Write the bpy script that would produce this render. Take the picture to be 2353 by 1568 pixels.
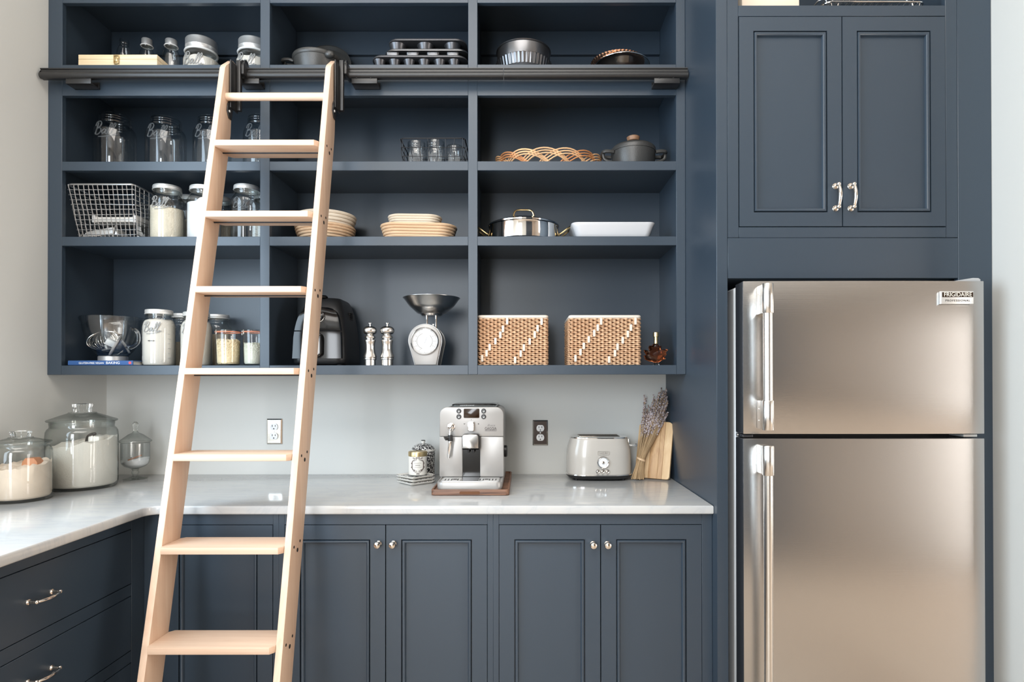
import bpy, bmesh, math, random
import numpy as np
from mathutils import Vector, Matrix, noise
PI = math.pi
SC = bpy.context.scene
COL = SC.collection
for _o in list(bpy.data.objects): bpy.data.objects.remove(_o)
rnd = random.Random(7)

# ------------------------------------------------------------------ camera, world, lights, exposure
F, U0, V0 = 1390.0, 1205.2943, 868.3619          # pixels, for a 2353 x 1568 frame
CD, CH = 2.5461, 1.30622                         # camera distance from the back wall, height
def _rot(y, p, r):
    cy, sy, cp, sp, cr, sr = math.cos(y), math.sin(y), math.cos(p), math.sin(p), math.cos(r), math.sin(r)
    return np.array([[cr,0,sr],[0,1,0],[-sr,0,cr]]) @ np.array([[1,0,0],[0,cp,sp],[0,-sp,cp]]) @ np.array([[cy,sy,0],[-sy,cy,0],[0,0,1]])
CM = _rot(-1e-5, .00512, -.00077)
cam_d = bpy.data.cameras.new('camera'); cam = bpy.data.objects.new('camera', cam_d); COL.objects.link(cam)
cam_d.sensor_width = 36; cam_d.sensor_fit = 'HORIZONTAL'; cam_d.lens = F / 2353 * 36
cam_d.shift_x = (1176.5 - U0) / 2353; cam_d.shift_y = (V0 - 784) / 2353
cam_d.clip_start = .02
_m = Matrix.Identity(4)
for i in range(3):
    _m[i][0] = CM[0][i]; _m[i][1] = CM[2][i]; _m[i][2] = -CM[1][i]
_m[0][3], _m[1][3], _m[2][3] = 0, -CD, CH
cam.matrix_world = _m
SC.camera = cam

def light(name, loc, target, sx, sy, power, color):
    d = bpy.data.lights.new(name, 'AREA'); d.shape = 'RECTANGLE'; d.size = sx; d.size_y = sy
    d.energy = power; d.color = color
    o = bpy.data.objects.new(name, d); COL.objects.link(o); o.location = loc
    o.rotation_euler = (Vector(target) - Vector(loc)).to_track_quat('-Z', 'Y').to_euler()
    return o
COOL = (.80, .90, 1.0)
WARM = (1.0, .80, .60)
light('window_daylight_rear', (-1.1, -6.15, 2.05), (-1.1, 0, 2.05), 1.1, 3.0, 180, (.92, .96, 1.0))
light('window_daylight_left', (-1.95, -1.9, 1.95), (4, -1.9, 1.9), 1.8, 1.9, 98, (.70, .86, 1.0))
light('hall_fill_light', (4.1, -2.4, 1.3), (-1.7, -1.0, 1.2), 2.2, 2.2, 118, (1.0, .95, .90))  # added soft fill from the right; the hall wall has no window
light('overhead_fill_light', (-.4, -3.0, 3.85), (-.4, -3.0, 0), 2.2, 2.2, 112, (1.0, .95, .89))  # added overhead fill to brighten the counter top and left wall
w = bpy.data.worlds.new('sky'); SC.world = w; w.use_nodes = True
w.node_tree.nodes['Background'].inputs[0].default_value = (.72, .84, 1, 1)
w.node_tree.nodes['Background'].inputs[1].default_value = 1.0
SC.view_settings.view_transform = 'Standard'; SC.view_settings.look = 'None'
SC.view_settings.gamma = 1; SC.view_settings.use_curve_mapping = False
SC.view_settings.exposure = -.27
cy_ = SC.cycles
cy_.max_bounces = 10; cy_.diffuse_bounces = 4; cy_.glossy_bounces = 4; cy_.transmission_bounces = 8
cy_.transparent_max_bounces = 32; cy_.caustics_reflective = False; cy_.caustics_refractive = False
cy_.sample_clamp_indirect = 6.0; cy_.use_denoising = True

# ------------------------------------------------------------------ measuring: a point of the photograph on a known plane -> metres
def at(u, v, x=None, y=None, z=None):
    d = CM.T @ np.array([(u - U0) / F, 1.0, (V0 - v) / F])
    if y is not None: t = (y + CD) / d[1]
    elif x is not None: t = x / d[0]
    else: t = (z - CH) / d[2]
    return Vector((d[0] * t, -CD + d[1] * t, CH + d[2] * t))
def cyl(u1, u2, yc):
    """centre x and radius of an upright cylinder whose silhouette spans u1..u2"""
    a, b = math.atan((u1 - U0) / F), math.atan((u2 - U0) / F)
    m, h = (a + b) / 2, (b - a) / 2
    dc = yc + CD
    return dc * math.tan(m), dc / math.cos(m) * math.sin(h)

# ------------------------------------------------------------------ materials
def srgb(r, g, b):
    f = lambda c: ((c/255 + .055)/1.055)**2.4 if c > 10 else c/255/12.92
    return (f(r), f(g), f(b), 1)
MATS = {}
class NT:
    def __init__(s, name):
        s.m = bpy.data.materials.new(name); s.m.use_nodes = True
        s.t = s.m.node_tree; s.n = s.t.nodes; s.b = s.n['Principled BSDF']; s.out = s.n['Material Output']; MATS[name] = s.m
    def node(s, typ, **k):
        n = s.n.new(typ)
        for a, v in k.items(): setattr(n, a, v)
        return n
    def link(s, a, b): s.t.links.new(a, b)
    def set(s, **k):
        for a, v in k.items():
            s.b.inputs[a.replace('_', ' ')].default_value = v
    def coord(s, scale, kind='Object'):
        tc = s.node('ShaderNodeTexCoord'); mp = s.node('ShaderNodeMapping'); mp.inputs['Scale'].default_value = scale
        s.link(tc.outputs[kind], mp.inputs[0]); return mp.outputs[0]
    def noise(s, vec, scale, detail=3, rough=.55, dist=0):
        n = s.node('ShaderNodeTexNoise'); n.inputs['Scale'].default_value = scale; n.inputs['Detail'].default_value = detail
        n.inputs['Roughness'].default_value = rough; n.inputs['Distortion'].default_value = dist
        s.link(vec, n.inputs['Vector']); return n.outputs['Fac']
    def ramp(s, fac, stops, interp='LINEAR'):
        r = s.node('ShaderNodeValToRGB'); e = r.color_ramp.elements; r.color_ramp.interpolation = interp
        e[0].position, e[0].color = stops[0]; e[1].position, e[1].color = stops[-1]
        for p, c in stops[1:-1]:
            q = e.new(p); q.color = c
        s.link(fac, r.inputs[0]); return r.outputs[0]
    def bump(s, h, strength, dist=.001):
        b = s.node('ShaderNodeBump'); b.inputs['Strength'].default_value = strength; b.inputs['Distance'].default_value = dist
        s.link(h, b.inputs['Height']); s.link(b.outputs[0], s.b.inputs['Normal'])
    def math(s, op, a, b=None):
        n = s.node('ShaderNodeMath', operation=op)
        for i, q in enumerate((a, b)):
            if q is None: continue
            if isinstance(q, (int, float)): n.inputs[i].default_value = q
            else: s.link(q, n.inputs[i])
        return n.outputs[0]
def plain(name, col, rough=.5, metal=0, spec=.5, bump=None, coat=0, vary=0):
    s = NT(name); s.set(Base_Color=col, Roughness=rough, Metallic=metal); s.b.inputs['Specular IOR Level'].default_value = spec
    s.b.inputs['Coat Weight'].default_value = coat
    if bump or vary:
        v = s.coord((1, 1, 1))
        if bump: s.bump(s.noise(v, bump[0], 4), bump[1], bump[2] if len(bump) > 2 else .001)
        if vary:
            d = tuple(c * (1 - vary) for c in col[:3]) + (1,); l = tuple(min(1, c * (1 + vary)) for c in col[:3]) + (1,)
            s.link(s.ramp(s.noise(v, 14, 4), [(.3, d), (.7, l)]), s.b.inputs['Base Color'])
    return s.m
plain('navy_paint', srgb(49, 61, 73), .37, spec=.6, bump=(90, .06, .0006))
plain('wall_paint', srgb(206, 206, 202), .75, bump=(140, .05, .0006))
plain('ceiling_paint', srgb(240, 238, 234), .8)
plain('far_wall_paint', srgb(210, 196, 182), .8)
plain('black_metal', srgb(34, 33, 33), .38, spec=.6)
plain('cast_iron', srgb(60, 59, 57), .38, spec=.6, bump=(260, .5, .001))
plain('nonstick', srgb(92, 92, 95), .34, metal=.7, spec=.5)
plain('pan_steel', srgb(120, 120, 122), .3, metal=.9)
plain('chrome', (.86, .84, .82, 1), .07, metal=1)
plain('nickel', (.80, .74, .67, 1), .12, metal=1)
plain('aluminium', (.74, .74, .73, 1), .38, metal=.7)
plain('lid_metal', (.78, .78, .76, 1), .42, metal=.55)
plain('brass', (.70, .52, .27, 1), .22, metal=1)
plain('gold_metal', (.62, .48, .26, 1), .33, metal=1)
plain('copper', (.90, .48, .30, 1), .22, metal=1)
plain('dark_reflection', (.030, .012, .009, 1), .18, coat=.4)  # dark reflection in a polished plate, put into its colour
plain('white_plastic', srgb(236, 236, 236), .35)
plain('dark_hole', srgb(18, 17, 17), .7)
plain('white_ceramic', srgb(208, 207, 208), .2)
plain('cream_ceramic', srgb(232, 229, 222), .22)
plain('flour', srgb(222, 216, 206), .95, bump=(220, .5, .002))
plain('oat_flour', srgb(224, 213, 192), .95, bump=(160, .8, .003), vary=.12)
plain('white_sugar', srgb(226, 226, 226), .8, bump=(300, .3, .001))
plain('brown_sugar', srgb(226, 206, 186), .95, bump=(240, .4, .001), vary=.06)
plain('almond', srgb(232, 212, 172), .7, vary=.15)
plain('rice', srgb(222, 221, 204), .6, vary=.12)
plain('black_gloss', srgb(13, 13, 14), .12, spec=.45)
plain('black_plastic', srgb(30, 30, 31), .38)
plain('greige_enamel', srgb(186, 180, 172), .22, coat=.4)
plain('machine_silver', srgb(166, 163, 160), .34, metal=.35)
plain('screen_glass', srgb(40, 24, 12), .12)
plain('book_blue', srgb(44, 84, 140), .4)
plain('paper', srgb(222, 218, 208), .8)
plain('ink_white', srgb(240, 240, 238), .6)
plain('ink_red', srgb(206, 82, 92), .5)
plain('ink_dark', srgb(40, 34, 34), .6)
plain('ink_brown', srgb(70, 48, 42), .6)
plain('ink_grey', srgb(120, 118, 116), .6)
plain('white_cord', srgb(226, 214, 200), .8, bump=(500, .5, .001))
plain('white_rubber', srgb(228, 228, 226), .5)
plain('grey_plastic', srgb(170, 168, 166), .35)
plain('orange_seal', srgb(226, 140, 108), .5)
plain('stem_straw', srgb(176, 148, 112), .8, vary=.2)
plain('lavender_bud', srgb(188, 176, 178), .85, vary=.3)
plain('lavender_dark', srgb(140, 122, 116), .85, vary=.3)
plain('twine', srgb(226, 196, 160), .8)
plain('scoop_wood', srgb(190, 128, 90), .6, vary=.1)
plain('fridge_side', srgb(186, 188, 190), .4, metal=.1)
plain('fridge_edge', srgb(58, 60, 64), .22, metal=.5)
plain('gasket', srgb(22, 20, 20), .6)
plain('wire_grey', (.55, .56, .57, 1), .35, metal=1)
plain('wire_dark', srgb(44, 44, 46), .45, metal=.4)
plain('rattan', srgb(214, 170, 126), .5, vary=.22)
plain('shade_brown', srgb(104, 66, 40), .8)  # dark tone painted in for shade in weave gaps and the board's grip
plain('rattan_dark', srgb(190, 128, 80), .5, vary=.2)
plain('cream_box', srgb(232, 216, 196), .6)
plain('speckle_steel', (.66, .65, .63, 1), .3, metal=1)

def wood(name, c1, c2, axis, rough=.45, sc=1.0, stripes=.0):
    s = NT(name)
    k = [34 * sc, 34 * sc, 34 * sc]; k[axis] = 1.6 * sc
    v = s.coord(tuple(k))
    n1 = s.noise(v, 1.3, 5, .6, 1.2)
    k2 = [5 * sc] * 3; k2[axis] = .7 * sc
    n2 = s.noise(s.coord(tuple(k2)), 1.0, 3, .5, .6)
    col = s.ramp(s.math('ADD', s.math('MULTIPLY', n1, .55), s.math('MULTIPLY', n2, .45)), [(.34, c2), (.62, c1)])
    s.link(col, s.b.inputs['Base Color']); s.set(Roughness=rough)
    s.bump(n1, .12, .0006)
    return s.m
MAPLE1, MAPLE2 = srgb(225, 198, 174), srgb(210, 175, 149)
wood('maple_upright', MAPLE1, MAPLE2, 2)
wood('maple_tread', MAPLE1, MAPLE2, 0)
wood('pine', srgb(240, 224, 192), srgb(216, 188, 146), 0, .55, .8)
wood('acacia', srgb(160, 118, 94), srgb(58, 34, 24), 0, .5, 1.3)
wood('bamboo', srgb(206, 170, 124), srgb(150, 108, 70), 2, .5, .5)
wood('bamboo_light', srgb(218, 188, 146), srgb(190, 152, 108), 2, .5, .5)
wood('floor_oak', srgb(198, 182, 164), srgb(172, 152, 134), 1, .4, .3)
wood('banneton_cane', srgb(226, 196, 162), srgb(202, 164, 128), 0, .7, 1)
wood('banneton_pale', srgb(226, 214, 196), srgb(206, 190, 168), 0, .75, 1)
wood('seagrass', srgb(222, 184, 148), srgb(186, 140, 104), 0, .75, 1.5)
wood('walnut_knob', srgb(168, 128, 98), srgb(120, 86, 62), 2, .5, 1)

def marble():
    s = NT('marble'); v = s.coord((1.2, 5.0, 1.2))
    n = s.noise(v, 2.2, 8, .62, 1.6)
    vein = s.ramp(s.math('ABSOLUTE', s.math('SUBTRACT', n, .5)), [(0, srgb(182, 184, 185)), (.02, srgb(188, 189, 189)), (.10, srgb(192, 192, 190))])
    s.link(vein, s.b.inputs['Base Color']); s.set(Roughness=.12)
marble()
def brushed(name, col, rough, scale, strength=.15, metal=1.0):
    s = NT(name); s.set(Base_Color=col, Metallic=metal, Roughness=rough)
    v = s.coord(scale); n = s.noise(v, 1.0, 2, .5)
    s.bump(n, strength, .0004)
    s.b.inputs['Anisotropic'].default_value = .5
    return s
brushed('fridge_steel', (.55, .545, .54, 1), .25, (3, 3, 900)).b.inputs['Anisotropic'].default_value = 0
brushed('brushed_steel', (.68, .66, .63, 1), .24, (40, 40, 900), .08)
def speckle():
    s = NT('speckled_ceramic'); v = s.coord((1, 1, 1))
    n = s.noise(v, 210, 2, .5, .4)
    s.link(s.ramp(n, [(.50, srgb(34, 33, 36)), (.53, srgb(228, 226, 222))], 'CONSTANT'), s.b.inputs['Base Color']); s.set(Roughness=.3)
speckle()
def thin_glass(name, tint, edge, refl=.05, rough=.01, power=2.2):
    s = NT(name); s.n.remove(s.b)
    lw = s.node('ShaderNodeLayerWeight'); lw.inputs['Blend'].default_value = .5
    fc = lw.outputs['Facing']
    t = s.node('ShaderNodeBsdfTransparent'); g = s.node('ShaderNodeBsdfGlossy'); g.inputs['Roughness'].default_value = rough
    s.link(s.ramp(s.math('POWER', fc, power), [(0, tint), (1, edge)]), t.inputs['Color'])
    fac = s.math('ADD', s.math('MULTIPLY', s.math('POWER', fc, 4.0), .7), refl)
    mx = s.node('ShaderNodeMixShader'); s.link(fac, mx.inputs[0]); s.link(t.outputs[0], mx.inputs[1]); s.link(g.outputs[0], mx.inputs[2])
    s.link(mx.outputs[0], s.out.inputs[0])
thin_glass('jar_glass', (.97, .98, .98, 1), (.62, .66, .67, 1), .085)
thin_glass('canister_glass', (.96, .975, .97, 1), (.34, .38, .37, 1), .07)
def solid_glass(name, col, rough=.02, ior=1.45):
    s = NT(name); s.set(Base_Color=col, Roughness=rough, IOR=ior); s.b.inputs['Transmission Weight'].default_value = 1
solid_glass('solid_glass', (.96, .98, .97, 1))
solid_glass('syrup_glass', (.62, .16, .05, 1), .04)
def emboss():
    s = NT('embossed_glass'); s.set(Base_Color=srgb(176, 178, 178), Roughness=.15, Alpha=.55)
    s = NT('faint_relief'); s.set(Base_Color=srgb(150, 156, 160), Roughness=.2, Alpha=.2)
emboss()
def lens_glass():
    thin_glass('dial_glass', (.99, .99, .99, 1), (.9, .9, .9, 1), .07)
lens_glass()

# ------------------------------------------------------------------ mesh helpers
class B:
    def __init__(s):
        s.bm = bmesh.new(); s.fl = s.bm.faces.layers.int.new('flat')
    def box(s, x0, x1, y0, y1, z0, z1, b=0, seg=2):
        r = bmesh.ops.create_cube(s.bm, size=1, matrix=Matrix.Translation(((x0+x1)/2, (y0+y1)/2, (z0+z1)/2)) @ Matrix.Diagonal((abs(x1-x0), abs(y1-y0), abs(z1-z0), 1)))
        if b:
            es = list({e for v in r['verts'] for e in v.link_edges})
            nf = bmesh.ops.bevel(s.bm, geom=es, offset=b, segments=seg, affect='EDGES', profile=.5)['faces']
            for f in {f for q in nf for v in q.verts for f in v.link_faces}:
                f.normal_update()
                if max(abs(c) for c in f.normal) > .9999: f[s.fl] = 1
        return s
    def rings(s, rings, closed=True, cap0=True, cap1=True, loop=False):
        vs = [[s.bm.verts.new(p) for p in r] for r in rings]
        n = len(vs[0]); m = len(vs)
        for i in range(m if loop else m - 1):
            a, b = vs[i], vs[(i + 1) % m]
            for j in range(n if closed else n - 1):
                k = (j + 1) % n
                try: s.bm.faces.new((a[j], a[k], b[k], b[j]))
                except ValueError: pass
        if closed and not loop:
            if cap0 and n > 2: s.bm.faces.new(vs[0][::-1])
            if cap1 and n > 2: s.bm.faces.new(vs[-1])
        return s
    def lathe(s, prof, c=(0, 0, 0), n=32, sx=1, sy=1, axis='z', flute=None):
        """prof: (r, h) pairs from bottom to top; r = 0 ends close"""
        def P(r, h, a):
            x, y = r * math.cos(a) * sx, r * math.sin(a) * sy
            if axis == 'z': q = (x, y, h)
            elif axis == 'y': q = (x, h, -y)
            else: q = (h, y, -x)
            return (q[0] + c[0], q[1] + c[1], q[2] + c[2])
        prev = None
        for r, h in prof:
            if r <= 1e-7: cur = [s.bm.verts.new(P(0, h, 0))]
            else: cur = [s.bm.verts.new(P(r * (flute(j, n) if flute else 1), h, 2*PI*j/n)) for j in range(n)]
            if prev:
                for j in range(n):
                    k = (j + 1) % n
                    if len(prev) == 1 and len(cur) == 1: break
                    if len(prev) == 1: s.bm.faces.new((prev[0], cur[k], cur[j]))
                    elif len(cur) == 1: s.bm.faces.new((prev[j], prev[k], cur[0]))
                    else: s.bm.faces.new((prev[j], prev[k], cur[k], cur[j]))
            prev = cur
        return s
    def tube(s, pts, r, n=8, closed=False, caps=True):
        pts = [Vector(p) for p in pts]; m = len(pts)
        rr = r if isinstance(r, (list, tuple)) else [r] * m
        up = None; rings = []
        for i in range(m):
            if closed: t = pts[(i+1) % m] - pts[i-1]
            else: t = pts[min(i+1, m-1)] - pts[max(i-1, 0)]
            if t.length < 1e-9: t = Vector((0, 0, 1))
            t.normalize()
            if up is None:
                a = Vector((0, 0, 1)) if abs(t.z) < .9 else Vector((1, 0, 0))
                up = (a - t * a.dot(t)).normalized()
            else:
                up = up - t * up.dot(t)
                up = up.normalized() if up.length > 1e-6 else t.orthogonal().normalized()
            sd = t.cross(up)
            rings.append([pts[i] + (up * math.cos(2*PI*j/n) + sd * math.sin(2*PI*j/n)) * rr[i] for j in range(n)])
        return s.rings(rings, True, caps, caps, closed)
    def prism(s, poly, d0, d1, plane='xz', b=0, seg=2):
        """poly: 2-D outline (counter-clockwise), extruded along the third axis from d0 to d1"""
        def P(p, d):
            return {'xz': (p[0], d, p[1]), 'xy': (p[0], p[1], d), 'yz': (d, p[0], p[1])}[plane]
        a = [s.bm.verts.new(P(p, d0)) for p in poly]; c = [s.bm.verts.new(P(p, d1)) for p in poly]
        n = len(poly); fs = [s.bm.faces.new(a), s.bm.faces.new(c[::-1])]
        for j in range(n):
            k = (j + 1) % n; fs.append(s.bm.faces.new((a[k], a[j], c[j], c[k])))
        bmesh.ops.recalc_face_normals(s.bm, faces=fs)
        if b:
            es = [e for f in fs[:2] for e in f.edges]; ax = {'xz': 1, 'xy': 2, 'yz': 0}[plane]
            nf = bmesh.ops.bevel(s.bm, geom=es, offset=b, segments=seg, affect='EDGES', profile=.5)['faces']
            for f in {f for q in nf for v in q.verts for f in v.link_faces}:
                f.normal_update()
                if abs(f.normal[ax]) > .9999: f[s.fl] = 1
        return s
    def ball(s, c, r, sc=(1, 1, 1), u=14, v=9):
        bmesh.ops.create_uvsphere(s.bm, u_segments=u, v_segments=v, radius=r, matrix=Matrix.Translation(c) @ Matrix.Diagonal((*sc, 1)))
        return s
    def ico(s, c, r, sub=1, mat=None):
        bmesh.ops.create_icosphere(s.bm, subdivisions=sub, radius=r, matrix=Matrix.Translation(c) @ (mat if mat else Matrix.Identity(4)))
        return s
    def torus(s, c, R, r, n=40, m=10, sx=1, sy=1):
        rings = []
        for i in range(n):
            a = 2*PI*i/n
            rings.append([(c[0] + (R + r*math.cos(2*PI*j/m))*math.cos(a)*sx, c[1] + (R + r*math.cos(2*PI*j/m))*math.sin(a)*sy, c[2] + r*math.sin(2*PI*j/m)) for j in range(m)])
        return s.rings(rings, loop=True)
    def xf(s, M):
        bmesh.ops.transform(s.bm, matrix=M, verts=s.bm.verts); return s
    def done(s, name, mat, parent=None, ang=38, kind=None, label=None, loc=None):
        bmesh.ops.recalc_face_normals(s.bm, faces=s.bm.faces)
        me = bpy.data.meshes.new(name); s.bm.to_mesh(me); s.bm.free()
        me.materials.append(MATS[mat])
        at_ = me.attributes.get('flat'); fl = [d.value for d in at_.data] if at_ else [0]*len(me.polygons)
        for p in me.polygons: p.use_smooth = not fl[p.index] and p.loop_total <= 4
        if at_: me.attributes.remove(at_)
        me.set_sharp_from_angle(angle=math.radians(ang))
        o = bpy.data.objects.new(name, me); COL.objects.link(o)
        if parent: o.parent = parent
        if kind: o['kind'] = kind
        if label: o['label'] = label
        if loc: o.location = loc
        return o
def thing(name, label, cat, loc=(0, 0, 0), rz=0, group=None):
    o = bpy.data.objects.new(name, None); COL.objects.link(o); o.empty_display_size = .05
    o.location = loc; o.rotation_euler = (0, 0, rz); o['label'] = label; o['category'] = cat
    if group: o['group'] = group
    return o
def dup(root, loc, label=None, rz=None):
    def cp(o, par):
        c = o.copy(); COL.objects.link(c)
        if par: c.parent = par
        for ch in list(o.children): cp(ch, c)
        return c
    r = cp(root, None); r.location = loc
    if rz is not None: r.rotation_euler = (0, 0, rz)
    if label: r['label'] = label
    return r
def rrect(x0, x1, z0, z1, r, n=5):
    rs = r if isinstance(r, (list, tuple)) else (r,) * 4      # corners: lower left, lower right, upper right, upper left
    out = []
    for (cx, cz, a0, q) in ((x0, z0, PI, rs[0]), (x1, z0, 1.5*PI, rs[1]), (x1, z1, 0, rs[2]), (x0, z1, .5*PI, rs[3])):
        ox = cx + (q if cx == x0 else -q); oz = cz + (q if cz == z0 else -q)
        if q <= 0: out.append((cx, cz)); continue
        for i in range(n + 1):
            a = a0 + .5*PI*i/n; out.append((ox + q*math.cos(a), oz + q*math.sin(a)))
    return out
def smooth(pts, k=6, closed=False):
    P = [Vector(p) for p in pts]; n = len(P); out = []
    for i in range(n if closed else n - 1):
        if closed: a, b, c, d = P[i-1], P[i], P[(i+1) % n], P[(i+2) % n]
        else: a, b, c, d = P[max(i-1, 0)], P[i], P[i+1], P[min(i+2, n-1)]
        for j in range(k):
            t = j / k
            out.append(.5*((2*b) + (c-a)*t + (2*a-5*b+4*c-d)*t*t + (3*b-a-3*c+d)*t**3))
    if not closed: out.append(P[-1])
    return out
def text(body, size, loc, mat, parent, name='lettering', depth=.0006, align='CENTER', wide=1.0, shear=0, face='-y', spacing=1.0, wrap=None):
    cu = bpy.data.curves.new('text', 'FONT'); cu.body = body; cu.size = size; cu.extrude = depth; cu.align_x = align; cu.align_y = 'CENTER'
    cu.shear = shear; cu.space_character = spacing
    o = bpy.data.objects.new('text', cu); COL.objects.link(o)
    dg = bpy.context.evaluated_depsgraph_get(); dg.update()
    me = bpy.data.meshes.new_from_object(o.evaluated_get(dg)); bpy.data.objects.remove(o); bpy.data.curves.remove(cu)
    me.name = name; me.materials.clear(); me.materials.append(MATS[mat])
    me.transform(Matrix.Diagonal((wide, 1, 1, 1)))
    if wrap:                                                  # around an upright cylinder of that radius, facing -y
        for v in me.vertices:
            a = v.co.x / wrap; r = wrap + v.co.z
            v.co = Vector((r*math.sin(a), -r*math.cos(a), v.co.y))
    else: me.transform(Matrix.Rotation(PI/2, 4, 'X'))
    m = bpy.data.objects.new(name, me); COL.objects.link(m); m.location = loc; m.parent = parent
    return m
def struct(o): o['kind'] = 'structure'; return o

# ------------------------------------------------------------------ fixed measures
XL, XR = -1.7588, 1.4473           # left and right walls
YU, YF, YB, YC = -.319, -.677, -.628, -.645
ZC = .914                          # counter top
S1, S2, S3, S4 = 2.4747, 2.1167, 1.839, 1.364    # shelf boards, top to bottom
PX0, PX1 = .594, .6285             # tall end panel

# ------------------------------------------------------------------ the room
struct(B().box(XL - .1, 5, -6.1, .1, -.05, 0).done('floor', 'floor_oak'))
struct(B().box(XL - .1, 5, -6.1, .1, 3.9, 4.0).done('ceiling', 'ceiling_paint'))
struct(B().box(XL - .1, XR + .1, 0, .1, 0, 3.9).done('wall_back', 'wall_paint'))
b = B(); b.box(XL - .1, XL, -.95, 0, 0, 3.9); b.box(XL - .1, XL, -6, -2.85, 0, 3.9)
b.box(XL - .1, XL, -2.85, -.95, 0, 1.0); b.box(XL - .1, XL, -2.85, -.95, 2.9, 3.9)
struct(b.done('wall_left', 'wall_paint'))
struct(B().box(XR, XR + .1, -.88, 0, 0, 3.9).done('wall_right', 'wall_paint'))
b = B(); b.box(XL - .1, .8, -6.1, -6, 0, .55); b.box(XL - .1, .8, -6.1, -6, 3.6, 3.9); b.box(-.65, .8, -6.1, -6, .55, 3.6); b.box(XL - .1, -1.6, -6.1, -6, .55, 3.6)
struct(b.done('wall_rear', 'wall_paint'))
struct(B().box(.8, 3.0, -6.1, -6, 0, 3.9).done('wall_rear_added_dark', 'navy_paint'))  # unseen dark stretch added to darken the refrigerator's reflection
b = B(); b.box(3.0, 4.3, -6.1, -6, 0, 3.9); b.box(XR + .1, 4.2, -.88, -.78, 0, 3.9); b.box(4.2, 4.3, -6.1, -.88, 0, 3.9)
struct(b.done('wall_hall', 'far_wall_paint'))

# ------------------------------------------------------------------ open wall shelves
sh = thing('built_in_shelves', 'navy built-in wall shelves of twelve open bays above the counter', 'shelves', ((XL + PX0)/2, 0, S4))
L = sh.location
def part(par, name, x0, x1, y0, y1, z0, z1, mat='navy_paint', bev=.0012, base=None):
    l = par.location if base is None else base
    return B().box(x0 - l[0], x1 - l[0], y0 - l[1], y1 - l[1], z0 - l[2], z1 - l[2], bev, 1).done(name, mat, par)
ST = [(-1.7535, -1.7055), (-.9749, -.9394), (-.2075, -.1728), (.5599, .5938)]
ZT = 2.80
for i, (x0, x1) in enumerate(ST): part(sh, 'stile', x0, x1, YU, YU + .02, 1.3294, ZT)
RL = [(2.7035, ZT), (2.36, S1), (2.083, S2), (1.8053, S3), (1.3294, S4)]
for z0, z1 in RL:
    for i in range(3): part(sh, 'rail', ST[i][1] - .0002, ST[i+1][0] + .0002, YU + .0004, YU + .02, z0, z1, bev=.0008)
for z0, z1 in ((2.766, 2.785), (2.4527, S1 - .0005), (2.0935, S2 - .0005), (1.817, S3 - .0005), (1.336, S4 - .0005)):
    part(sh, 'shelf_board', -1.7425, .585, YU + .02, -.012, z0, z1)
for x0, x1 in ((-1.7425, -1.7235), (-.9705, -.9518), (-.199, -.1815), (.566, .585)):
    part(sh, 'upright', x0, x1, YU + .0201, -.012, 1.345, 2.78)
part(sh, 'back_panel', -1.7425, .585, -.012, -.001, 1.336, 2.78)
for x0, x1 in ((-1.7235, -.9705), (-.9518, -.199), (-.1815, .566)):
    part(sh, 'hanging_cleat', x0, x1, -.029, -.012, 2.668, 2.766)
part(sh, 'scribe_strip', XL, -1.7535, YU + .002, YU + .012, 1.3294, ZT, bev=.0005)

# ------------------------------------------------------------------ tall fridge cabinet
tc = thing('tall_cabinet', 'dark navy tall cabinet with two panelled doors above the refrigerator', 'cabinet', (1.02, YF, 0))
l = tc.location
part(tc, 'end_panel', PX0, PX1, YF, -.002, 0, 3.2)
part(tc, 'stile', PX1 + .0006, .6635, YF + .0004, YF + .02, 1.749, 3.2)
part(tc, 'stile', 1.3052, 1.3415, YF + .0004, YF + .02, 1.749, 3.2)
part(tc, 'filler_panel', 1.342, XR - .0005, YF, YF + .02, 0, 3.2)
zo = at(1900, 12, y=YF).z
part(tc, 'rail', .6636, 1.305, YF + .0004, YF + .02, 2.4365, zo)
part(tc, 'rail', .6636, 1.305, YF + .0004, YF + .02, 1.7488, 1.7815)
part(tc, 'valance_panel', PX1 + .0006, 1.3415, YF, YF + .02, 1.6226, 1.748)
part(tc, 'shelf_board', PX1, 1.3415, YF + .02, -.02, zo - .02, zo - .001)
part(tc, 'bottom_board', PX1, 1.3415, YF + .02, -.02, 1.6226, 1.640)
part(tc, 'side_panel', 1.3235, 1.3415, YF + .021, -.0205, 1.641, 3.2)
part(tc, 'back_panel', PX1, 1.3415, -.02, -.004, 1.64, 3.2)
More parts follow.
